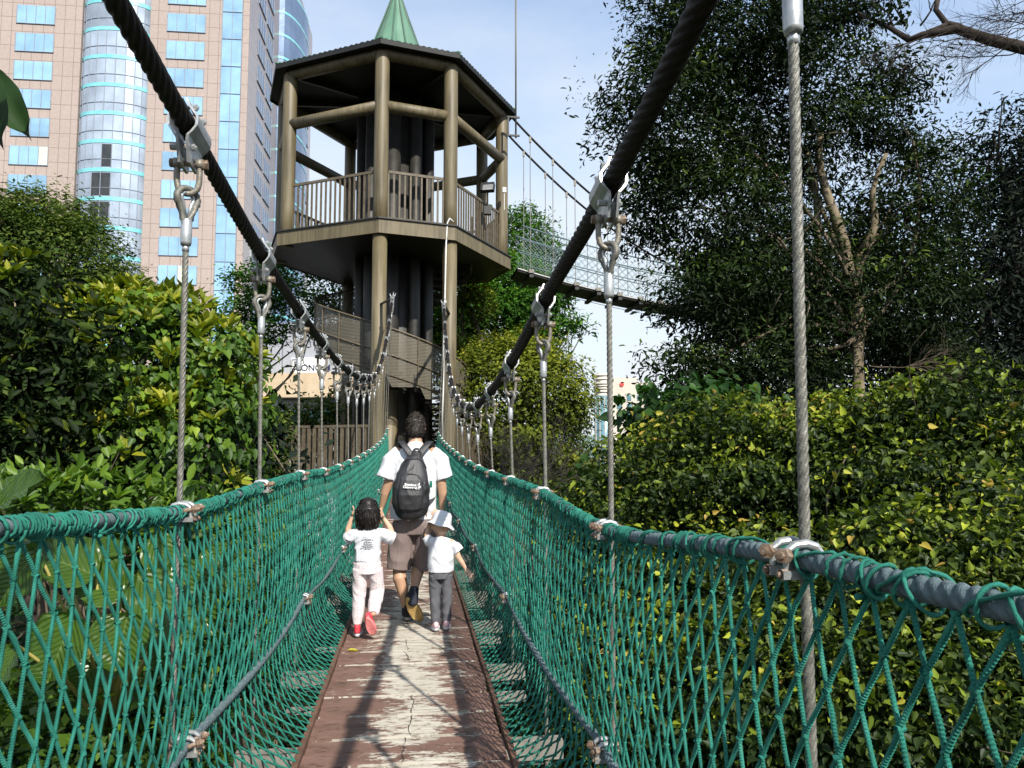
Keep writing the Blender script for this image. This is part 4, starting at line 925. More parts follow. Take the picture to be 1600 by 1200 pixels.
def plant(kind, label, cat, blobs, n, size, leaf, mat, seed, width=.5, trunk=None, bark='bark', base=None, group=None, ros=None, rlen=.15, tr=.2, extra=None, crown_name='crown', bbark=None, clear=None, **kw):
    """one tree or shrub: crown of leaves + trunk with limbs; blobs are lobes in the level camera frame"""
    rng = np.random.default_rng(seed); o = thing(kind, label, cat, group=group)
    p, nn, tt, v = crown_pts(blobs, n, rng=rng, **kw)
    pw = toW(p); keep = ~((pw[:, 0] > -1.12) & (pw[:, 0] < 1.0) & (pw[:, 1] < 24.6) & (pw[:, 2] < 2.9) & (pw[:, 2] > -.8))
    if clear: keep &= ~((np.abs(p[:, 0]-clear[0]) < clear[1]*(.5+rng.random(len(p))*.6)) & (p[:, 1] < clear[2]) & (p[:, 2] < clear[3]))
    p, nn, tt, v = p[keep], nn[keep], tt[keep], v[keep]
    if kw.get('hang', 0) > 1.5: tt = tt*.5
    sz = size*(.45+1.05*rng.random(len(p))**1.7)
    sets = [(toW(p), toW(nn), toW(tt), sz, width, v, leaf, LM[mat])]
    if ros: p, nn, tt, v = rosettes(blobs, ros[0], ros[1], rlen, rng); sets.append((toW(p), toW(nn), toW(tt), rlen*(.7+.5*rng.random(len(p))), .40, v, 'long', LM[ros[2] if len(ros) > 2 else 'rosette']))
    link(crown_name, join_leaves(crown_name, sets), o)
    if base is None: c = blobs[0][0]; base = (c[0], c[1])
    b3 = W(base[0], base[1], 0); gz_ = float(terr(b3.x, b3.y))-.2
    mb = MB(); top = trunk or (blobs[0][0][0], blobs[0][0][1], blobs[0][0][2]-blobs[0][1][2]*.2)
    A = np.array((base[0], base[1], gz_)); T = np.array(top, float)
    pts = limb(mb, toW(A[None])[0], toW(T[None])[0], tr, tr*.62, rng, .03, 10, 12)
    stem = mb.build('trunk', M[bark], o, True)
    mb = MB(); cnt = 0
    for c, r in blobs:
        for q in range(4 if len(blobs) < 6 else (1 if clear else 2)):
            dn = nrm(rng.normal(size=3)); dn[1] = abs(dn[1]) if clear else dn[1]; e = c+dn*r*(.45 if clear else .7); s0 = pts[rng.integers(len(pts)-2, len(pts)) if clear else rng.integers(len(pts)//2, len(pts))]
            e = toW(e[None])[0]; lp = limb(mb, s0, e, tr*.35, tr*.08, rng, .10, 6, 8); cnt += 1
            for w_ in range(2):
                k_ = rng.integers(3, 7); e2 = lp[k_]+nrm(rng.normal(size=3))*np.linalg.norm(e-s0)*.3; limb(mb, lp[k_], e2, tr*.14, tr*.04, rng, .1, 5, 5)
    if cnt: mb.build('branches', M[bbark or bark], o, True)
    base_at(o, toW(A[None])[0]); return o
E = ell
# --- the big dark tree on the right
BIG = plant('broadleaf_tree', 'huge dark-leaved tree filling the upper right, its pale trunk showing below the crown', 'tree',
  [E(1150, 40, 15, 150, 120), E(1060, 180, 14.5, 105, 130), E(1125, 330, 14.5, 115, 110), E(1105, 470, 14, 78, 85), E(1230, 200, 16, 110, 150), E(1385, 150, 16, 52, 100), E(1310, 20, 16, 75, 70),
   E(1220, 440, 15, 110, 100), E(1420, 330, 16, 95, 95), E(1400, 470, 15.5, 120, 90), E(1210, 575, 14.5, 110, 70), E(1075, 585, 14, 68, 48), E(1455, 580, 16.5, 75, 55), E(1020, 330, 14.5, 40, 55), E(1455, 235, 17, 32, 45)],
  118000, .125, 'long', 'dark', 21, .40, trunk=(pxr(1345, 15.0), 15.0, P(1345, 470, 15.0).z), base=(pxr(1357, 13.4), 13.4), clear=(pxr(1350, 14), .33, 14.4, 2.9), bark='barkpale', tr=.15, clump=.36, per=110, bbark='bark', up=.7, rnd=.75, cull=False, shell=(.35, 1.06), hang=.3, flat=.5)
mb = MB(); rng = np.random.default_rng(4)
for (a, b, r0, r1) in (((1330, 480, 15.3), (1282, 205, 15), .13, .06), ((1335, 480, 15.3), (1345, 395, 15.2), .11, .09), ((1345, 395, 15.2), (1385, 240, 15), .09, .04), ((1290, 480, 15.5), (1262, 240, 15.5), .10, .05), ((1335, 560, 15.0), (1333, 470, 15.0), .14, .12)):
    limb(mb, P(*a), P(*b), r0, r1, rng, .04, 9, 8)
q = mb.build('limb', M['barkpale'], BIG, True); q.matrix_parent_inverse = Matrix.Translation(-BIG.location)
# twiggy dead branch in the shade
def twigs(mb, a, d, l, r, depth, rng, spread=.55):
    a = np.array(a, float); d = nrm(np.array(d, float)); pts = [a]; dd = d.copy()
    for k in range(5): dd = nrm(dd+rng.normal(size=3)*.16); pts.append(pts[-1]+dd*l/5)
    mb.tube(pts, np.linspace(r, r*.45, 6), 5)
    if depth:
        for k in (2, 3, 4, 5):
            for q in range(1 if k < 4 else 2): twigs(mb, pts[k], dd+rng.normal(size=3)*spread, l*rng.uniform(.45, .75), r*.5, depth-1, rng, spread)
tb = MB(); twigs(tb, P(1358, 572, 13.3), W(.9, -.1, .1), .8, .012, 3, rng, .4); q = tb.build('dead_branch', M['bark'], BIG, True); q.matrix_parent_inverse = Matrix.Translation(-BIG.location)
# --- right edge trees
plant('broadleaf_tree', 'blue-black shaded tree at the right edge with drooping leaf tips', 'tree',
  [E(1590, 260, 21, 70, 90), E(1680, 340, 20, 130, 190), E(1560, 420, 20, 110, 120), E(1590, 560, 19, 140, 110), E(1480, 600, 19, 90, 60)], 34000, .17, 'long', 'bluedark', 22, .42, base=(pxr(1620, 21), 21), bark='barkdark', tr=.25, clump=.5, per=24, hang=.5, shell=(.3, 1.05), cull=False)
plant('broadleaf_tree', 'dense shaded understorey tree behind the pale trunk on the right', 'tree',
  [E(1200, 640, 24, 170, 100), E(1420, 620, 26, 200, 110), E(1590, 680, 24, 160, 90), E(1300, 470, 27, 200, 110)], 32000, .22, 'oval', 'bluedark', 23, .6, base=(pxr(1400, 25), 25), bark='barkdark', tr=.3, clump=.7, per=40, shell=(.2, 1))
# --- shrubs on the right
BG = 'yellow-green shrubs on the right'
def bush(label, blobs, n, seed, base, size=.062):
    return plant('shrub', label, 'shrub', blobs, n, size, 'heart', 'bush', seed, .62, base=base, tr=.05, group=BG, clump=.135, per=42, flat=.7, up=.75, out=.4, rnd=.9, hang=.9, shell=(.55, 1.07))
bush('yellow-tipped shrub between the second and nearest right hangers', [E(1100, 740, 7.6, 110, 95), E(1190, 800, 7.0, 160, 150), E(1010, 830, 7.6, 120, 120), E(1010, 760, 8, 70, 80), E(1180, 668, 7.4, 55, 38), E(1105, 660, 7.6, 40, 30), E(1040, 700, 7.9, 40, 30)], 34000, 31, (pxr(1120, 7.8), 7.8))
bush('tall yellow-tipped shrub at the right edge in front of the black shade', [E(1470, 775, 6.2, 165, 115), E(1330, 740, 6.8, 130, 100), E(1590, 775, 6, 130, 120), E(1240, 730, 7.4, 90, 85), E(1400, 640, 6.4, 46, 40), E(1525, 632, 6.1, 55, 45), E(1300, 668, 6.9, 50, 34), E(1445, 660, 6.3, 40, 40)], 40000, 32, (pxr(1470, 6.8), 6.8))
bush('lower shrub seen through the right net, nearest the hand rope clamp', [E(1330, 960, 5.0, 190, 150), E(1500, 930, 4.9, 180, 150), E(1430, 1130, 4.3, 220, 160)], 34000, 33, (pxr(1450, 5.0), 5.0), .056)
bush('shrub low behind the middle of the right net', [E(1080, 980, 6.2, 170, 140), E(1000, 1130, 5.4, 170, 140), E(1200, 1150, 4.8, 190, 170)], 32000, 34, (pxr(1080, 5.9), 5.9), .06)
bush('shrub deep in the lower right corner beyond the net', [E(1640, 1080, 4.4, 150, 190), E(900, 1000, 8.5, 120, 140)], 12000, 35, (pxr(1600, 4.9), 4.9), .058)
# dark shrubs left of them, with larger leaves
plant('shrub', 'dark large-leaved shrub in front of the cream high-rise', 'shrub', [E(1052, 672, 10, 44, 46), E(988, 780, 10, 34, 42), E(1088, 700, 10.5, 80, 90), E(1010, 815, 10, 80, 80)], 9000, .15, 'heart', 'big', 41, .8, base=(pxr(1000, 10.5), 10.5), tr=.07, clump=.3, per=14, hang=1.2, up=.5, shell=(.6, 1.02))
plant('shrub', 'brown-stemmed dry shrub above the right hand rope, left of the dark leaves', 'shrub', [E(850, 790, 17, 60, 45), E(880, 830, 15, 60, 50), E(800, 820, 17, 40, 40)], 2200, .10, 'oval', 'round', 42, .5, base=(pxr(850, 17), 17), bark='twig', tr=.05, clump=.3, per=25, rnd=.9, shell=(.3, 1))
o = thing('dry_shrub', 'tangle of leafless brown branches at the foot of the round yellow-green tree', 'shrub'); rng = np.random.default_rng(12); mb = MB()
for k in range(9):
    a = P(825+rng.uniform(-18, 22), rng.uniform(750, 800), 20.5); twigs(mb, a, W(rng.normal()*.75, rng.normal()*.2, rng.uniform(.25, 1)), rng.uniform(.9, 1.35), .028, 3, rng, .5)
mb.build('branches', M['twig'], o, True); base_at(o, P(825, 820, 20.5))
# --- trees right of and behind the tower
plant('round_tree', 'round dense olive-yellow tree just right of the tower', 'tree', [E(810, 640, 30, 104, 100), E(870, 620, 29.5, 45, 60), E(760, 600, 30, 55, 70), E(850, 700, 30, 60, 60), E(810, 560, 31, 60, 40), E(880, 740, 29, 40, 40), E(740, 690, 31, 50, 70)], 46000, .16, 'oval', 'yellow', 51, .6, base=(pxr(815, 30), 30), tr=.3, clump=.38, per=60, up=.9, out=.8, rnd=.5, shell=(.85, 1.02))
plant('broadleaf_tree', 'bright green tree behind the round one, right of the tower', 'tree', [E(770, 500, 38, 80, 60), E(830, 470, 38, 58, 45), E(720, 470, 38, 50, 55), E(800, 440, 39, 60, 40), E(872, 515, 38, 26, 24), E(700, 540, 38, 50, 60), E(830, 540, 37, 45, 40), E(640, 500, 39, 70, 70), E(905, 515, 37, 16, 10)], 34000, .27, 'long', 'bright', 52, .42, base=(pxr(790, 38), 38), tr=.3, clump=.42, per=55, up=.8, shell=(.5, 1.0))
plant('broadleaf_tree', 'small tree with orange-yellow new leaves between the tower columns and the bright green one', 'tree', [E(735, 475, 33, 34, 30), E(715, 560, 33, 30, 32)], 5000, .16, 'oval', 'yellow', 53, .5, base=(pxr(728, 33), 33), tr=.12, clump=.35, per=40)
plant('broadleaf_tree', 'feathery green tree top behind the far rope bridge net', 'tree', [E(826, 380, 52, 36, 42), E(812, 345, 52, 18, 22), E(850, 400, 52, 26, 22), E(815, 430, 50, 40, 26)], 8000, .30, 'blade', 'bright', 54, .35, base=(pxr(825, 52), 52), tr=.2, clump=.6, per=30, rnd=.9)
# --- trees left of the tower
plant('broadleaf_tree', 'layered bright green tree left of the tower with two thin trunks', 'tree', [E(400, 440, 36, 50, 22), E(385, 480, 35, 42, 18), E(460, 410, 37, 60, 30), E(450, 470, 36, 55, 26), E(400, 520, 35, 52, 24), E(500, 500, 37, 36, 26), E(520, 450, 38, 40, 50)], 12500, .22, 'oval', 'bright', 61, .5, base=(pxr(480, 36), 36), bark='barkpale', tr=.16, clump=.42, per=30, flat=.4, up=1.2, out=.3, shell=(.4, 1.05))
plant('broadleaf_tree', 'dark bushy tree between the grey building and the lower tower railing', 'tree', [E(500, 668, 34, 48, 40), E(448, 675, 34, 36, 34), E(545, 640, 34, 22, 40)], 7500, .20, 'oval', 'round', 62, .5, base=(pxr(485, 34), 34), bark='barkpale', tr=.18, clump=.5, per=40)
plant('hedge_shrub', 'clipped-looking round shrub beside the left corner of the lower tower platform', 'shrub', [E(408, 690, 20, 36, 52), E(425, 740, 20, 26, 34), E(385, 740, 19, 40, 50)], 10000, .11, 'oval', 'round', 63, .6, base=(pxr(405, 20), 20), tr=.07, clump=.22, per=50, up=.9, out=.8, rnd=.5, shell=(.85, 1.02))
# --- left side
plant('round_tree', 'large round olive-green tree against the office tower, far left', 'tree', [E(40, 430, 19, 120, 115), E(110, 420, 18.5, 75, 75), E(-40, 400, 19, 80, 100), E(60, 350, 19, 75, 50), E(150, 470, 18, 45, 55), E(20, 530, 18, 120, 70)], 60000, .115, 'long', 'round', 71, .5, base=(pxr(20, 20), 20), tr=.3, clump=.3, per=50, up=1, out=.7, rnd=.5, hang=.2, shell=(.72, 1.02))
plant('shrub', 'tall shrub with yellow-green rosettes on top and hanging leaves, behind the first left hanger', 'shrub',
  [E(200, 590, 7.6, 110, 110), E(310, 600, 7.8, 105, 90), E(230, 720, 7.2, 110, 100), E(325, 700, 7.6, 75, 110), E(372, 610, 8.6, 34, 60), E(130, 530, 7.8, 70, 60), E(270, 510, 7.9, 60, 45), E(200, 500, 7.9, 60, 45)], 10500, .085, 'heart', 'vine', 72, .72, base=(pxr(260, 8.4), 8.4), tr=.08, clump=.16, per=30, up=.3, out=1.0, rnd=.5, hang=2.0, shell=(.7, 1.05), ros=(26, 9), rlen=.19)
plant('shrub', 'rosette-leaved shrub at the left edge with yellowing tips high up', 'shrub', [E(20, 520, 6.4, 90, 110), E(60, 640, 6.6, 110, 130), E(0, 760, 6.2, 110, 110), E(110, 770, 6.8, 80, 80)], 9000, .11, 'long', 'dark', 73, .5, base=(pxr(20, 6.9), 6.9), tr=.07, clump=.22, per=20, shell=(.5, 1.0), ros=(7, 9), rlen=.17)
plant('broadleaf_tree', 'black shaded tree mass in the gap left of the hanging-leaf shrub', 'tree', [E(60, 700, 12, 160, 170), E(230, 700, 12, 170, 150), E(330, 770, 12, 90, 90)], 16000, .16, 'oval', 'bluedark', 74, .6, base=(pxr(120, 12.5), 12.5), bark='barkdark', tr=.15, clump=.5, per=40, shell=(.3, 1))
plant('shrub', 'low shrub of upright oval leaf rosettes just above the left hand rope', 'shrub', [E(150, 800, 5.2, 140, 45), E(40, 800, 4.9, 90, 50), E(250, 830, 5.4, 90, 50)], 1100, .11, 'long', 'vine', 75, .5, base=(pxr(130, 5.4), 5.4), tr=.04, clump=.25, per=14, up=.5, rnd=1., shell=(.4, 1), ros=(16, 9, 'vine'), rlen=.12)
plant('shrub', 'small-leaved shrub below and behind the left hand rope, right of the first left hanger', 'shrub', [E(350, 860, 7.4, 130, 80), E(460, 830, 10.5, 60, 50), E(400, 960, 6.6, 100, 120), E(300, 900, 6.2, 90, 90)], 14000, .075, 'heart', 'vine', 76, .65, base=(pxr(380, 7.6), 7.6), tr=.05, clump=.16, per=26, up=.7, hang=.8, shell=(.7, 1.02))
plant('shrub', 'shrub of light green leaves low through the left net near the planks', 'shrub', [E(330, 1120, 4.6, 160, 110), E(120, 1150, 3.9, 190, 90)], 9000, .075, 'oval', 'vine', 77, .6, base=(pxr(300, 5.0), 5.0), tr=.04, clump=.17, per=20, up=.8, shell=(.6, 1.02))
# the giant ribbed leaves close behind the left net
def giant_leaf(o, base, tip, nor, wd, seed):
    rng = np.random.default_rng(seed); base = np.array(base); tip = np.array(tip); ax = tip-base; l = np.linalg.norm(ax); ax /= l; nor = np.array(nor); nor = nrm(nor-ax*np.dot(nor, ax)); sd = np.cross(ax, nor); n = 14; m = 5; v = []; uv = []
    for i in range(n+1):
        t = i/n; wv = wd/2*math.sin(math.pi*min(1, t**.72))**.62*(1 if t < .985 else .3); bend = -.20*l*t*t
        for j in range(-m, m+1):
            u = j/m; p = base+ax*l*t+nor*(bend+.16*wd*abs(u)**1.2)+sd*u*wv+nor*.012*math.sin(t*26+u*4)*abs(u)
            v.append(p); uv.append((u*wv/wd*2, t))
    k = 2*m+1; mb = MB(); mb.add(v, [(i*k+j, i*k+j+1, (i+1)*k+j+1, (i+1)*k+j) for i in range(n) for j in range(2*m)]); q = mb.build('leaf', M['giant'], o, True)
    ul = q.data.uv_layers.new(name='UVMap')
    for lp in q.data.loops: ul.data[lp.index].uv = uv[lp.vertex_index]
gp = thing('giant_leaf_plant', 'plant with very large ribbed yellow-green leaves close behind the left net', 'plant')
rng = np.random.default_rng(9)
stems = MB()
for (bx_, by_, tx_, ty_, d, wd) in ((150, 900, 40, 850, 3.3, .20), (120, 960, 60, 1070, 3.2, .22), (190, 930, 110, 880, 3.4, .18), (200, 960, 175, 1050, 3.3, .21), (215, 900, 300, 1010, 3.5, .21), (270, 880, 330, 990, 3.8, .20), (290, 930, 250, 1060, 3.7, .22), (60, 860, -20, 950, 3.1, .22), (100, 880, 190, 850, 3.5, .16), (320, 860, 400, 930, 4.2, .19), (30, 1010, -30, 1100, 3.0, .2), (0, 790, 60, 740, 3.6, .19), (30, 850, 90, 800, 3.6, .16), (170, 1000, 120, 1080, 3.5, .2), (240, 840, 290, 930, 3.9, .18)):
    a = P(bx_, by_, d); b = P(tx_, ty_, d-.12); giant_leaf(gp, a, b, W(rng.normal()*.25, -.75, .75), wd*1.2, int(bx_*7+by_)); hub = P(170, 1150, 3.7); stems.tube([hub, (Vector(hub)+Vector(a))/2+Vector((0, 0, .05)), a], [.012, .008, .005], 6)
stems.build('stems', pm('yellow_stem', [(.3, (.25, .22, .05)), (.7, (.35, .3, .08))], 9, .6), gp, True); base_at(gp, P(170, 1150, 3.7))
# overhanging dark limb, top right, and the dark leaf top left
o = thing('overhanging_limb', 'crooked dark branch with bare twigs hanging into the top right corner', 'branch'); rng = np.random.default_rng(17); mb = MB()
path = [P(x, y, d) for x, y, d in ((1700, 95, 4.9), (1600, 75, 5), (1545, 62, 5.05), (1495, 45, 5.1), (1470, 50, 5.1), (1440, 55, 5.15), (1420, 62, 5.2), (1385, 40, 5.3), (1340, 20, 5.4))]
mb.tube(path, [.045, .042, .038, .034, .028, .024, .022, .016, .01], 10)
mb.tube([P(1510, 50, 5.1), P(1495, 42, 5.1), P(1478, 36, 5.12), P(1462, 15, 5.15), P(1470, -20, 5.2)], [.030, .028, .02, .018, .016], 9); mb.tube([P(1480, 38, 5.1), P(1450, 50, 5.15), P(1425, 60, 5.2)], [.016, .016, .018], 8)
for (px_, py_) in ((1560, 66), (1530, 58), (1480, 50), (1450, 55), (1580, 70), (1600, 78)):
    twigs(mb, P(px_, py_, 5.05), W(-1, rng.normal()*.2, -.5+rng.normal()*.25), rng.uniform(.25, .42), .005, 2, rng, .4)
for k in range(12): twigs(mb, P(1625, rng.uniform(-20, 45), 4.6), W(-1, rng.normal()*.3, rng.normal()*.25-.15), rng.uniform(.2, .4), .0035, 2, rng, .35)
for x in (1395, 1415, 1438): twigs(mb, P(x, 40, 5.3), W(rng.normal()*.3, 0, 1), .3, .008, 2, rng, .5)
mb.build('limb', M['barkdark'], o, True)
p = np.array([(pxr(rng.uniform(1385, 1450), 5.3)+rng.normal()*.02, 5.3, P(1400, rng.uniform(-20, 40), 5.3).z) for _ in range(150)]); me = leaf_mesh('leaves', toW(p), rng.normal(size=p.shape), rng.normal(size=p.shape), np.full(len(p), .055), .5, rng.random(len(p))*.6, 'oval', LM['dark']); link('leaves', me, o); base_at(o, path[0])
o = thing('hanging_leaf_spray', 'large dark drooping leaves poking in at the top left edge', 'leaves')
mb = MB()
for (a, b, wd, d) in (((-50, 95, 2.0), (6, 235, 1.95), .13, 1), ((-25, 110, 2.1), (50, 222, 2.05), .10, 1), ((-60, 130, 2.05), (-5, 175, 2.0), .08, 1)):
    q0, q1 = P(*a), P(*b); ax = (q1-q0); l = ax.length; ax.normalize(); sd = ax.cross(W(.3, -1, .1)).normalized(); nn = sd.cross(ax); v = []
    for i in range(11):
        t = i/10; wv = wd/2*math.sin(math.pi*min(1, t**.8))**.8
        for u in (-1, -.5, 0, .5, 1): v.append(q0+ax*l*t+sd*u*wv+nn*(.25*wd*abs(u)+.01*math.sin(t*14)*abs(u)))
    mb = MB(); mb.add([tuple(x) for x in v], [(i*5+j, i*5+j+1, i*5+j+6, i*5+j+5) for i in range(10) for j in range(4)]); mb.build('leaf', M['giantdark'] if 'giantdark' in M else pm('dark_green_leaf', [(.3, (.008, .025, .006)), (.7, (.02, .05, .010))], 5, .6, spec=.2), o, True)
base_at(o, P(-40, 105, 2.0))
# low cover all over the slopes, past counting
rng = np.random.default_rng(77); n = 110000
x = rng.uniform(-15, 19, n); y = -3+40*rng.random(n)**1.5; z = terr(x, y); hh = rng.random(n)**1.5*1.4
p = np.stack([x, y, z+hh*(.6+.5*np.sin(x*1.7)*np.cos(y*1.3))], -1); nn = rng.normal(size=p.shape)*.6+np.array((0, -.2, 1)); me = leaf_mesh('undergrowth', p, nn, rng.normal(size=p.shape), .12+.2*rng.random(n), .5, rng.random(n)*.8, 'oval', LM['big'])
tag(link('undergrowth', me), 'low dark undergrowth of leaves covering the slopes under the bridge', 'undergrowth', kind='stuff')

# ================================================================ PEOPLE
def lf(pts, rad, n=18, cap=True, side=(1, 0, 0)):
    """closed tapering limb through pts with elliptical sections (a across, b front to back)"""
    pts = [np.array(p, float) for p in pts]; rad = [(r, r) if np.isscalar(r) else r for r in rad]
    P_, R_ = [], []
    t0 = pts[1]-pts[0]; t0 = t0/np.linalg.norm(t0); t1 = pts[-1]-pts[-2]; t1 = t1/np.linalg.norm(t1)
    if cap:
        m = min(rad[0]); 
        for k in (1.0, .8, .45): P_.append(pts[0]-t0*m*k*.8); R_.append(tuple(x*math.sqrt(max(.02, 1-k*k)) for x in rad[0]))
    for p, r in zip(pts, rad): P_.append(p); R_.append(r)
    if cap:
        m = min(rad[-1])
        for k in (.45, .8, 1.0): P_.append(pts[-1]+t1*m*k*.8); R_.append(tuple(x*math.sqrt(max(.02, 1-k*k)) for x in rad[-1]))
    P_ = np.array(P_); T = np.gradient(P_, axis=0); T /= np.linalg.norm(T, axis=1)[:, None]; v = []
    for p, t, r in zip(P_, T, R_):
        s_ = np.array(side, float); s_ = s_-t*np.dot(s_, t); s_ /= np.linalg.norm(s_)+1e-9; b = np.cross(t, s_)
        for q in range(n): a = q/n*2*math.pi; v.append(p+s_*math.cos(a)*r[0]+b*math.sin(a)*r[1])
    k = len(P_); f = [(i*n+q, i*n+(q+1) % n, (i+1)*n+(q+1) % n, (i+1)*n+q) for i in range(k-1) for q in range(n)]+[tuple(range(n-1, -1, -1)), tuple((k-1)*n+q for q in range(n))]
    return v, f
def union(name, pieces, voxel, smooth=6, mat=None, parent=None, wr=None, fac=.5):
    mb = MB()
    for v, f in pieces: mb.add(v, f)
    me = mb.mesh(name+'_src'); ob = bpy.data.objects.new(name, me); col.objects.link(ob)
    m = ob.modifiers.new('r', 'REMESH'); m.mode = 'VOXEL'; m.voxel_size = voxel; m.adaptivity = 0
    if smooth: q = ob.modifiers.new('s', 'SMOOTH'); q.iterations = smooth; q.factor = fac
    dg = bpy.context.evaluated_depsgraph_get(); nm = bpy.data.meshes.new_from_object(ob.evaluated_get(dg)); bpy.data.objects.remove(ob); nm.name = name
    if wr: wr(nm)
    nm.polygons.foreach_set('use_smooth', np.ones(len(nm.polygons), bool)); nm.materials.clear()
    if mat: nm.materials.append(mat)
    return link(name, nm, parent)
def wrinkle(amp, sx, sy, sz, seed=0, ridge=True):
    def fn(me):
        me.update(); ns = [Vector(v.normal) for v in me.vertices]
        for v, n in zip(me.vertices, ns):
            c = Vector((v.co.x*sx+seed, v.co.y*sy, v.co.z*sz)); w_ = noise.noise(c+Vector((0, 0, noise.noise(c*.5)*1.5)))
            if ridge: w_ = 1-2*abs(w_)-.6
            v.co += n*w_*amp
    return fn
def transform(vf, M4): v, f = vf; return [tuple(M4 @ Vector(p)) for p in v], f
def skinmat(name, c):
    m, nt, b = newmat(name); n = noise_n(nt, 14, 5); r = ramp(nt, n.outputs['Fac'], [(.3, tuple(x*.88 for x in c)), (.7, c)]); nt.links.new(r.outputs['Color'], b.inputs['Base Color']); b.inputs['Roughness'].default_value = .5
    b.inputs['Subsurface Weight'].default_value = .12; b.inputs['Subsurface Radius'].default_value = (.02, .008, .004); return m
def hand(wrist, d, side, curl=.5, s_=1.0, thumb=(1, 0, 0)):
    """palm, four fingers and a thumb; d points from the wrist along the hand, side is across the palm"""
    w_ = Vector(wrist); d = Vector(d).normalized(); sd = Vector(side); sd = (sd-d*sd.dot(d)).normalized(); nn = d.cross(sd)
    L_ = []; S = s_
    L_.append(lf([w_, w_+d*.035*S, w_+d*.085*S], [(.024*S, .017*S), (.036*S, .015*S), (.037*S, .012*S)], 12, side=tuple(sd)))
    for k, ln in enumerate((.066, .075, .070, .055)):
        u = (-1.5+k)*.0195*S; b = w_+d*.085*S+sd*u; dd = (d+sd*(-1.5+k)*.10).normalized(); p = [b-dd*.02*S, b]; a = 0
        for j, q in enumerate((.45, .3, .25)): a += curl*(.35+.3*j); p.append(p[-1]+(dd*math.cos(a)+nn*math.sin(a))*ln*q*S)
        L_.append(lf(p, [.0095*S, .0092*S, .0088*S, .0080*S, .0068*S], 8, side=tuple(sd)))
    b = w_+d*.03*S-sd*.03*S; dd = (d*.7-sd*.75).normalized(); L_.append(lf([b+sd*.02*S, b, b+dd*.032*S+nn*.006*S, b+dd*.045*S+d*.018*S+nn*.014*S], [.014*S, .0125*S, .0105*S, .008*S], 8, side=tuple(nn)))
    return L_
def head(c, s_=1.0, yaw=0.0, pitch=0.0, wide=1.0):
    Mh = Matrix.Translation(c) @ Matrix.Rotation(yaw, 4, 'Z') @ Matrix.Rotation(-pitch, 4, 'X') @ Matrix.Scale(s_, 4)
    L_ = [lf([(0, -.005, -.02), (0, -.008, .03), (0, -.005, .075)], [(.074*wide, .092), (.077*wide, .098), (.062*wide, .082)], 24),
          lf([(0, .035, -.085), (0, .03, -.05), (0, .02, -.01)], [(.04*wide, .045), (.058*wide, .062), (.068*wide, .078)], 20),
          lf([(0, .095, .012), (0, .108, -.018), (0, .104, -.03)], [(.008, .012), (.013, .016), (.015, .012)], 10),
          lf([(-.02, .088, -.062), (.02, .088, -.062)], [.009, .009], 8, side=(0, 1, 0)), lf([(-.016, .086, -.074), (.016, .086, -.074)], [.008, .008], 8, side=(0, 1, 0))]
    for s in (-1, 1):
        L_.append(lf([(s*.079*wide, -.002, .018), (s*.084*wide, -.008, 0), (s*.078*wide, .0, -.026)], [(.008, .017), (.009, .019), (.007, .011)], 10, side=(1, 0, 0)))
    return [transform(x, Mh) for x in L_], Mh
def eyes(Mh, parent):
    mb = MB()
    for s in (-1, 1): v, f = lf([(s*.030, .083, .012), (s*.030, .086, .012)], [.012, .010], 10); v, f = transform((v, f), Mh); mb.add(v, f)
    mb.build('eyes', M['black'], parent, True)
def hairs(name, Mh, parent, mat, shell, strands, seed, ln, droop, zmin, wd=.004, fwd=.0, lift=.5, rn=.45):
    rng = np.random.default_rng(seed); o = union(name, [transform(x, Mh) for x in shell], .006, 4, mat, parent, wrinkle(.0045 if lift > .2 else .0022, 24 if lift > .2 else 60, 24 if lift > .2 else 60, 14 if lift > .2 else 1.5, seed))
    co = np.array([v.co[:] for v in o.data.vertices]); no = np.array([v.normal[:] for v in o.data.vertices]); i = rng.integers(0, len(co), strands); p = co[i]-no[i]*.004; n_ = no[i]
    t = n_*lift+rng.normal(size=n_.shape)*rn+np.array((0, fwd, -droop)); me = leaf_mesh('strands', p, n_+rng.normal(size=n_.shape)*.3, t, ln*(.6+.8*rng.random(strands)), wd/ln, rng.random(strands), 'blade', mat); link('strands', me, o); return o
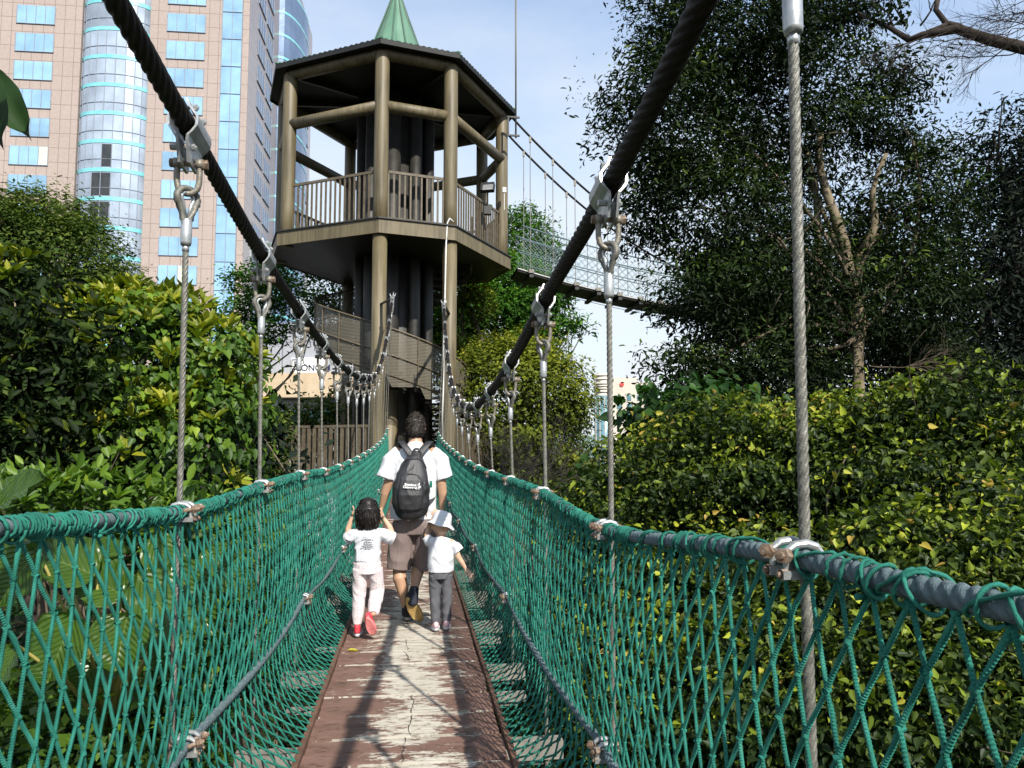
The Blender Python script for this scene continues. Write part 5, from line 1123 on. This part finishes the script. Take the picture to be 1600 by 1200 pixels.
def shoe(Mf, L_, W_, upper, solem, parent, high=.075, name='shoe'):
    """foot points +Y, heel at y=0, sole on z=0"""
    n = 15; out = []
    for i in range(n*2):
        t = i/(n*2)*2*math.pi; y = L_*(.5-.5*math.cos(t)); w_ = W_/2*(math.sin(t))*(.80+.22*math.sin(math.pi*min(1, y/L_)**1.6)); out.append((w_, y))
    mb = MB(); v = []; zs_ = (0, .012, .026); m = len(out)
    for z, k in zip(zs_, (.93, 1.03, 1.0)): v += [(x*k, L_/2+(y-L_/2)*k, z+(.012*(y/L_-.8)*5 if y > .8*L_ else 0)) for x, y in out]
    f = [tuple(range(m-1, -1, -1)), tuple(2*m+q for q in range(m))]+[(r*m+q, r*m+(q+1) % m, (r+1)*m+(q+1) % m, (r+1)*m+q) for r in range(2) for q in range(m)]
    v, f = transform((v, f), Mf); mb.add(v, f); so_ = mb.build('sole', solem, None)
    up = [lf([(0, .04, .035), (0, .10*L_/.27, .045), (0, L_*.6, .035), (0, L_*.86, .026)], [(W_*.36, .030), (W_*.42, .036), (W_*.47, .028), (W_*.36, .018)], 16), lf([(0, L_*.17, .035), (0, L_*.2, high)], [(W_*.36, .040), (W_*.36, .042)], 16)]
    o = union(name, [transform(x, Mf) for x in up], .005, 3, upper, parent); so_.parent = o
    lb = MB()
    for k in range(4): q = L_*(.36+.09*k); z = .082-.012*k-.02; v, f = lf([(-W_*.2, q, z), (0, q+.004, z+.012), (W_*.2, q, z)], [.004]*3, 6, side=(0, 1, 0)); v, f = transform((v, f), Mf); lb.add(v, f)
    lb.build('laces', M['white_pipe'], o); return o
def footM(heel, toe, roll=0.0):
    h = Vector(heel); d = (Vector(toe)-h).normalized(); x = d.cross(Vector((0, 0, 1))) if abs(d.z) < .98 else Vector((1, 0, 0)); x = Vector((1, 0, 0)); x = (x-d*x.dot(d)).normalized(); z = x.cross(d)
    return Matrix.Translation(h) @ Matrix((x, d, z)).transposed().to_4x4() @ Matrix.Rotation(roll, 4, 'Y')
SK = skinmat('skin', (.50, .30, .19)); SKC = skinmat('child_skin', (.58, .37, .25))
HAIR = pm('dark_brown_hair', [(.3, (.012, .009, .007)), (.7, (.04, .028, .02))], 30, .45); HAIRB = pm('glossy_black_hair', [(.3, (.006, .005, .005)), (.7, (.018, .014, .012))], 30, .42, spec=.35)
WHITE = pm('white_cotton', [(.3, (.56, .57, .60)), (.7, (.66, .67, .69))], 5, .85, 0, .3, 160); WHITE2 = pm('white_knit', [(.3, (.56, .57, .61)), (.7, (.66, .67, .70))], 6, .85, 0, .3, 200)
SHORT = pm('mauve_grey_cotton', [(.3, (.17, .125, .115)), (.7, (.235, .18, .165))], 6, .85, 0, .35, 220); GREY = pm('charcoal_jersey', [(.3, (.075, .075, .085)), (.7, (.13, .13, .145))], 7, .85, 0, .3, 220)
NYL = pm('black_nylon', [(.3, (.014, .014, .016)), (.7, (.032, .032, .035))], 9, .38, 0, .35, 260, spec=.6); SOCK = pm('navy_sock', [(.3, (.014, .016, .028)), (.7, (.03, .034, .05))], 9, .9); TANS = pm('tan_rubber_sole', [(.3, (.42, .26, .08)), (.7, (.56, .38, .14))], 24, .6, 0, .8, 90)
BLKS = pm('black_shoe_cloth', [(.3, (.012, .012, .014)), (.7, (.03, .03, .034))], 9, .8); RED = pm('red_shoe', [(.3, (.55, .03, .05)), (.7, (.7, .07, .09))], 14, .45); PINKS = pm('pink_rubber_sole', [(.3, (.60, .16, .16)), (.7, (.75, .25, .24))], 14, .6, 0, .6, 90); PINK = pm('pale_pink_shoe', [(.3, (.66, .36, .42)), (.7, (.78, .62, .64))], 40, .5)
def dots():
    m, nt, b = newmat('white_pants_with_pink_dots'); t = nt.nodes.new('ShaderNodeTexCoord'); vo = nt.nodes.new('ShaderNodeTexVoronoi'); vo.inputs['Scale'].default_value = 42; vo.inputs['Randomness'].default_value = .25; nt.links.new(t.outputs['Object'], vo.inputs['Vector'])
    r = ramp(nt, vo.outputs['Distance'], [(.15, (.40, .22, .26)), (.22, (.66, .58, .59))]); nt.links.new(r.outputs['Color'], b.inputs['Base Color']); b.inputs['Roughness'].default_value = .9; return m
DOTS = dots()

# ---- the man
mx_, my_ = .02, 6.92
man = thing('person', 'man in white t-shirt and mauve-grey shorts walking away with a black backpack', 'person', (mx_, my_, .0))
hp, Mh = head((.0, .045, 1.672), 1.0, 0.0, R(20))
body = hp+[lf([(0, .0, 1.50), (0, .02, 1.56), (0, .035, 1.61)], [(.075, .065), (.058, .060), (.058, .062)]),
 lf([(0, 0, .86), (0, .0, .98), (-.005, 0, 1.12), (-.005, .005, 1.28), (0, .005, 1.42), (0, .0, 1.50)], [(.155, .10), (.165, .115), (.15, .10), (.17, .115), (.185, .105), (.10, .07)], 24),
 lf([(-.15, 0, 1.455), (-.205, -.005, 1.38), (-.232, -.01, 1.20)], [.058, .052, .042]), lf([(-.232, -.01, 1.20), (-.262, .01, 1.10), (-.292, .045, .98)], [(.042, .040), (.040, .038), (.024, .022)]),
 lf([(.15, 0, 1.455), (.215, -.005, 1.38), (.232, -.02, 1.19)], [.058, .052, .042]), lf([(.232, -.02, 1.19), (.243, .0, 1.09), (.238, .03, .965)], [(.042, .040), (.040, .038), (.024, .022)]),
 lf([(-.09, 0, .90), (-.115, .03, .70), (-.135, .045, .50)], [.085, .078, .056]), lf([(-.135, .045, .50), (-.125, .0, .36), (-.085, -.01, .20), (-.062, -.005, .08)], [(.055, .056), (.060, .062), (.042, .044), (.034, .036)]),
 lf([(.09, 0, .90), (.085, .06, .70), (.06, .11, .50)], [.085, .078, .056]), lf([(.06, .11, .50), (.03, .03, .42), (.012, -.08, .34), (-.002, -.155, .285)], [(.055, .056), (.058, .060), (.042, .044), (.034, .036)])]
body += hand((-.292, .045, .98), (-.15, .12, -1), (0, 1, 0), .5) + hand((.238, .03, .965), (.10, .10, -1), (0, 1, 0), .7)
union('body', body, .0052, 3, SK, man); eyes(Mh, man)
hairs('hair', Mh, man, HAIR, [lf([(0, -.020, -.042), (0, -.024, .03), (0, -.012, .088)], [(.078, .084), (.090, .104), (.070, .086)], 24), lf([(0, .03, .06), (0, .02, .10)], [(.076, .070), (.060, .060)], 20)], 9500, 3, .024, .3, 0, .003, .1, lift=.35, rn=.35)
tee = [lf([(-.01, .0, .875), (-.01, .0, .98), (-.005, 0, 1.12), (-.005, .005, 1.28), (0, .005, 1.40), (0, .005, 1.47), (0, .012, 1.525)], [(.212, .135), (.205, .138), (.198, .132), (.205, .138), (.205, .128), (.165, .10), (.082, .074)], 28, cap=False),
 lf([(-.13, 0, 1.45), (-.215, -.0, 1.375), (-.262, -.005, 1.235)], [.080, .083, .086], cap=False), lf([(.13, 0, 1.45), (.225, -.0, 1.375), (.262, -.01, 1.225)], [.080, .083, .086], cap=False)]
union('t_shirt', tee, .006, 4, WHITE, man, wrinkle(.013, 8, 8, 5, 3))
mb = MB(); v, f = lf([(0, .012, 1.515), (0, .018, 1.545)], [(.076, .070), (.066, .066)], 24, cap=False); mb.add(v, f); mb.build('collar', WHITE, man, True)
sh = [lf([(0, 0, .96), (0, 0, .84), (0, .01, .76)], [(.175, .125), (.185, .135), (.18, .12)], 26, cap=False), lf([(-.095, 0, .84), (-.118, .02, .66), (-.135, .03, .445)], [(.100, .120), (.108, .118), (.110, .112)], cap=False), lf([(.095, 0, .84), (.098, .04, .66), (.090, .06, .43)], [(.100, .120), (.108, .118), (.106, .112)], cap=False)]
sho = union('shorts', sh, .006, 3, SHORT, man, wrinkle(.010, 9, 9, 4.5, 8))
mb = MB(); 
for a, b in (((.145, -.125, .78), (.205, -.085, .76)), ((.145, -.122, .86), (.20, -.088, .85))): mb.bar(a, b, .004, .012)
mb.build('pocket_seam', SHORT, sho)
def sock(pts, r, parent, nm='sock'): v, f = lf(pts, r, 16); m_ = MB(); m_.add(v, f); return m_.build(nm, SOCK, parent, True)
sock([(-.0, -.150, .29), (-.006, -.178, .24), (-.012, -.19, .19)], [.041, .042, .045], man); sock([(-.064, -.005, .12), (-.060, -.0, .06)], [.042, .045], man)
shoe(footM((-.052, -.085, .014), (-.045, .20, .012)), .285, .105, BLKS, pm('grey_sole', [(.3, (.35, .33, .3)), (.7, (.5, .48, .44))], 20, .7), man, .115)
s2 = shoe(footM((-.062, -.225, .225), (.070, -.130, -.002)), .275, .105, BLKS, TANS, man, .11)
# backpack
bp_ = thing('backpack', 'black nylon backpack with white lettering on the walking man\'s back', 'backpack', (mx_, my_, 0))
bx0 = -.035
main = [lf([(bx0+.01, -.20, .945), (bx0, -.215, 1.03), (bx0, -.215, 1.16), (bx0+.01, -.205, 1.27), (bx0+.03, -.175, 1.385), (bx0+.045, -.150, 1.445)], [(.135, .075), (.163, .092), (.160, .096), (.135, .085), (.088, .062), (.045, .035)], 28)]
ob = union('pack_body', main, .006, 4, NYL, bp_, wrinkle(.007, 11, 6, 9, 5))
pk = [lf([(bx0-.005, -.285, .99), (bx0-.005, -.292, 1.10), (bx0+.0, -.278, 1.225), (bx0+.008, -.262, 1.285)], [(.098, .032), (.112, .040), (.100, .036), (.062, .022)], 24)]
union('front_pocket', pk, .005, 3, NYL, bp_, wrinkle(.004, 16, 8, 10, 9))
ZIP = pm('grey_piping', [(.3, (.05, .05, .055)), (.7, (.09, .09, .1))], 9, .4)
mb = MB(); mb.tube([(bx0+.112*math.sin(t), -.300+.02*abs(math.sin(t)), 1.155+.128*math.cos(t)) for t in np.linspace(-1.75, 1.75, 21)], .0045, 6); mb.build('zip', ZIP, bp_, True)
mb = MB(); mb.tube([(bx0+.016+.115*math.sin(t), -.255+.055*abs(math.sin(t))**1.5, 1.30+.12*math.cos(t)) for t in np.linspace(-1.4, 1.4, 17)], .0045, 6); mb.build('top_zip', ZIP, bp_, True)
for i, sx in enumerate((-1, 1)):
    mb = MB(); pts = [(bx0+.04+sx*.022, -.165, 1.40), (bx0+.03+sx*.06, -.150, 1.475), (.0+sx*.118, -.085, 1.548), (.0+sx*.128, .0, 1.540), (sx*.125, .08, 1.46), (sx*.13, .125, 1.33), (sx*.15, .09, 1.18), (sx*.155, -.03, 1.08), (sx*.14+bx0, -.12, 1.02)]
    P4 = ip(np.linspace(0, 8, 40), list(range(9)), [p[0] for p in pts]), ip(np.linspace(0, 8, 40), list(range(9)), [p[1] for p in pts]), ip(np.linspace(0, 8, 40), list(range(9)), [p[2] for p in pts]); Q = np.stack(P4, -1)
    v, f = lf([tuple(q) for q in Q], [(.030, .008)]*len(Q), 12); mb.add(v, f); mb.build('strap', NYL, bp_, True)
mb = MB(); mb.tube([(bx0+.045+.032*math.sin(t), -.172, 1.455+.038*math.cos(t)) for t in np.linspace(-1.9, 1.9, 13)], .010, 8); mb.build('handle', NYL, bp_, True)
mb = MB(); mb.box((.135, -.155, 1.185), (.012, .012, .028)); mb.build('green_tag', M['cord'], bp_)
WL = pm('white_print', [(.3, (.78, .78, .78)), (.7, (.85, .85, .85))], 5, .6)
for s_, z, x in (('Standard', 1.190, bx0-.006), ('Chartered', 1.168, bx0-.010)):
    t = link('lettering', text(s_, .0275, WL, 'lettering', .0015, .0010), bp_); t.rotation_euler = (math.pi/2+R(2), R(6), 0); t.location = (x, -.337, z)
mb = MB(); lx, lz = bx0+.068, 1.172
for dx, dz_ in ((-.006, .012), (.006, 0), (-.006, -.012)): mb.tube([(lx+dx+.006*math.cos(t), -.336, lz+dz_+.008*math.sin(t)) for t in np.linspace(0, 2*math.pi, 13)], .0024, 5)
mb.box((lx, -.336, lz+.026), (.004, .003, .007)); mb.build('logo_mark', WL, bp_)

# ---- the girl
def small_head(c, s_, yaw, pitch): return head(c, s_, yaw, pitch, 1.04)
gl = thing('person', 'small girl with bobbed black hair, white t-shirt and dotted white trousers', 'person', (-.355, 6.36, 0))
hp, Mh = small_head((-.005, .01, .965), .98, .1, R(2)); OFF = 0
body = hp+[lf([(0, 0, .84), (0, .004, .90)], [(.040, .040), (.036, .038)]), lf([(0, 0, .56), (0, 0, .68), (0, 0, .80), (0, 0, .85)], [(.09, .07), (.09, .07), (.095, .065), (.055, .045)]),
 lf([(-.09, 0, .825), (-.135, .02, .80), (-.162, .045, .785)], [.034, .031, .026]), lf([(-.162, .045, .785), (-.160, .05, .85), (-.132, .045, .94)], [.026, .024, .016]),
 lf([(.09, 0, .825), (.15, .01, .80), (.195, .03, .79)], [.034, .031, .026]), lf([(.195, .03, .79), (.17, .04, .86), (.125, .045, .925)], [.026, .024, .016]),
 lf([(-.05, 0, .56), (-.06, .02, .33), (-.07, 0, .09)], [.060, .042, .026]), lf([(.055, 0, .56), (.08, .06, .34), (.055, -.10, .20)], [.060, .042, .026])]
body += hand((-.132, .045, .94), (.25, 0, 1), (0, 1, 0), .5, .62)+hand((.125, .045, .925), (-.25, 0, 1), (0, 1, 0), .5, .62)
union('body', body, .0042, 3, SKC, gl); eyes(Mh, gl)
hairs('hair', Mh, gl, HAIRB, [lf([(0, -.012, -.078), (0, -.018, -.02), (0, -.014, .045), (0, -.010, .085)], [(.096, .082), (.104, .100), (.098, .104), (.070, .078)], 28)], 1500, 5, .035, 3.2, 0, .004, 0, lift=.02, rn=.06)
union('t_shirt', [lf([(0, 0, .600), (0, 0, .68), (0, 0, .80), (0, .0, .845), (0, .005, .870)], [(.110, .088), (.108, .085), (.112, .078), (.085, .06), (.050, .046)], 26, cap=False), lf([(-.06, 0, .815), (-.12, .01, .795), (-.172, .035, .765)], [.052, .052, .050], cap=False), lf([(.06, 0, .815), (.14, .01, .79), (.205, .025, .765)], [.052, .054, .052], cap=False)], .0048, 3, WHITE2, gl, wrinkle(.009, 13, 12, 10, 11))
pr = MB(); INK = pm('dark_print', [(.3, (.05, .05, .07)), (.7, (.1, .1, .12))], 9, .8); rr = random.Random(3)
for k, (wdt, z) in enumerate(((.085, .792), (.035, .779), (.06, .766), (.06, .752), (.075, .738), (.105, .724), (.05, .707))):
    x = -wdt/2
    while x < wdt/2: l = rr.uniform(.006, .014); pr.box((x+l/2+.008, -.0965-.0+.0035*abs(z-.74)*20*.05, z+rr.uniform(-.001, .001)), (l/2, .003, .0019)); x += l+.0035
pr.build('shirt_print', INK, gl)
union('trousers', [lf([(0, 0, .635), (0, 0, .58), (0, 0, .50)], [(.088, .075), (.112, .092), (.110, .088)], cap=False), lf([(-.055, 0, .54), (-.064, .015, .34), (-.068, .005, .16), (-.07, 0, .10)], [(.062, .078), (.055, .060), (.046, .050), (.034, .036)], cap=False), lf([(.058, 0, .54), (.078, .05, .36), (.070, -.02, .29), (.058, -.09, .215), (.055, -.105, .20)], [(.062, .078), (.058, .062), (.056, .058), (.046, .048), (.036, .038)], cap=False)], .0048, 3, DOTS, gl, wrinkle(.006, 12, 12, 10, 21))
shoe(footM((-.072, -.05, .012), (-.07, .13, .012)), .175, .072, RED, WHITE2, gl, .075); shoe(footM((.012, -.185, .185), (.075, -.125, .02)), .172, .074, RED, PINKS, gl, .07)

# ---- the toddler
td = thing('person', 'toddler in a white sun hat and grey trousers reaching out to the right net', 'person', (.235, 6.47, 0))
hp, Mh = small_head((.0, .01, .855), .90, 0, R(4))
body = hp+[lf([(0, 0, .74), (0, .004, .80)], [(.038, .038), (.034, .036)]), lf([(0, 0, .50), (0, 0, .60), (0, 0, .70), (0, 0, .745)], [(.082, .066), (.082, .066), (.088, .062), (.05, .042)]),
 lf([(-.08, 0, .72), (-.115, .02, .745), (-.11, .04, .81)], [.032, .028, .024]), lf([(-.11, .04, .81), (-.085, .07, .87), (-.06, .10, .92)], [.023, .020, .014]),
 lf([(.08, 0, .72), (.115, .0, .67), (.145, -.015, .60)], [.032, .029, .024]), lf([(.145, -.015, .60), (.175, -.02, .555), (.205, -.02, .505)], [.023, .021, .014]),
 lf([(-.045, 0, .50), (-.04, .02, .30), (-.035, 0, .07)], [.054, .038, .024]), lf([(.045, 0, .50), (.05, .03, .30), (.05, .03, .07)], [.054, .038, .024])]
body += hand((-.06, .10, .92), (.3, .3, 1), (1, -.3, 0), .8, .55)+hand((.205, -.02, .505), (.55, -.1, -.75), (.6, .5, .45), .25, .58)
union('body', body, .0040, 3, SKC, td)
eyes(Mh, td)
Mt = Matrix.Translation((.004, .005, .895)) @ Matrix.Rotation(R(16), 4, 'Y') @ Matrix.Rotation(R(-8), 4, 'X')
mb = MB(); prof = [(.0, .085), (.03, .084), (.055, .078), (.072, .060), (.080, .03), (.084, .0), (.086, -.012), (.10, -.026), (.122, -.042), (.124, -.046), (.121, -.049), (.098, -.032), (.083, -.018), (.078, .0)]; n = 32; v = []
for k, (r_, z) in enumerate(prof):
    for q in range(n): a = q/n*2*math.pi; wv = .006*math.sin(a*5+1)*(1 if r_ > .09 else .3); v.append(((r_+wv*.3)*math.cos(a)*(1 if r_ < .09 else 1), (r_)*math.sin(a)*1.08, z+wv))
f = [(k*n+q, k*n+(q+1) % n, (k+1)*n+(q+1) % n, (k+1)*n+q) for k in range(len(prof)-1) for q in range(n)]; v, f = transform((v, f), Mt); mb.add(v, f); mb.build('sun_hat', WHITE, td, True)
union('t_shirt', [lf([(.0, 0, .485), (.0, 0, .60), (0, 0, .70), (0, .0, .74), (0, .004, .762)], [(.108, .085), (.104, .082), (.102, .074), (.085, .058), (.05, .045)], 26, cap=False), lf([(-.05, 0, .715), (-.10, .01, .735), (-.118, .02, .765)], [.044, .044, .042], cap=False), lf([(.05, 0, .71), (.12, 0, .68), (.148, -.005, .645)], [.046, .047, .046], cap=False)], .0045, 3, WHITE2, td, wrinkle(.010, 12, 12, 9, 31))
union('trousers', [lf([(0, 0, .55), (0, 0, .48), (0, 0, .43)], [(.085, .07), (.096, .08), (.092, .075)], cap=False), lf([(-.048, 0, .46), (-.045, .015, .28), (-.036, .0, .07)], [(.052, .064), (.044, .05), (.038, .042)], cap=False), lf([(.048, 0, .46), (.052, .02, .28), (.052, .03, .08)], [(.052, .064), (.044, .05), (.040, .042)], cap=False)], .0045, 3, GREY, td, wrinkle(.006, 12, 12, 9, 41))
shoe(footM((-.036, -.045, .012), (-.038, .10, .012)), .145, .068, PINK, WHITE2, td, .055); shoe(footM((.052, -.01, .012), (.060, .13, .012)), .145, .068, PINK, WHITE2, td, .055)
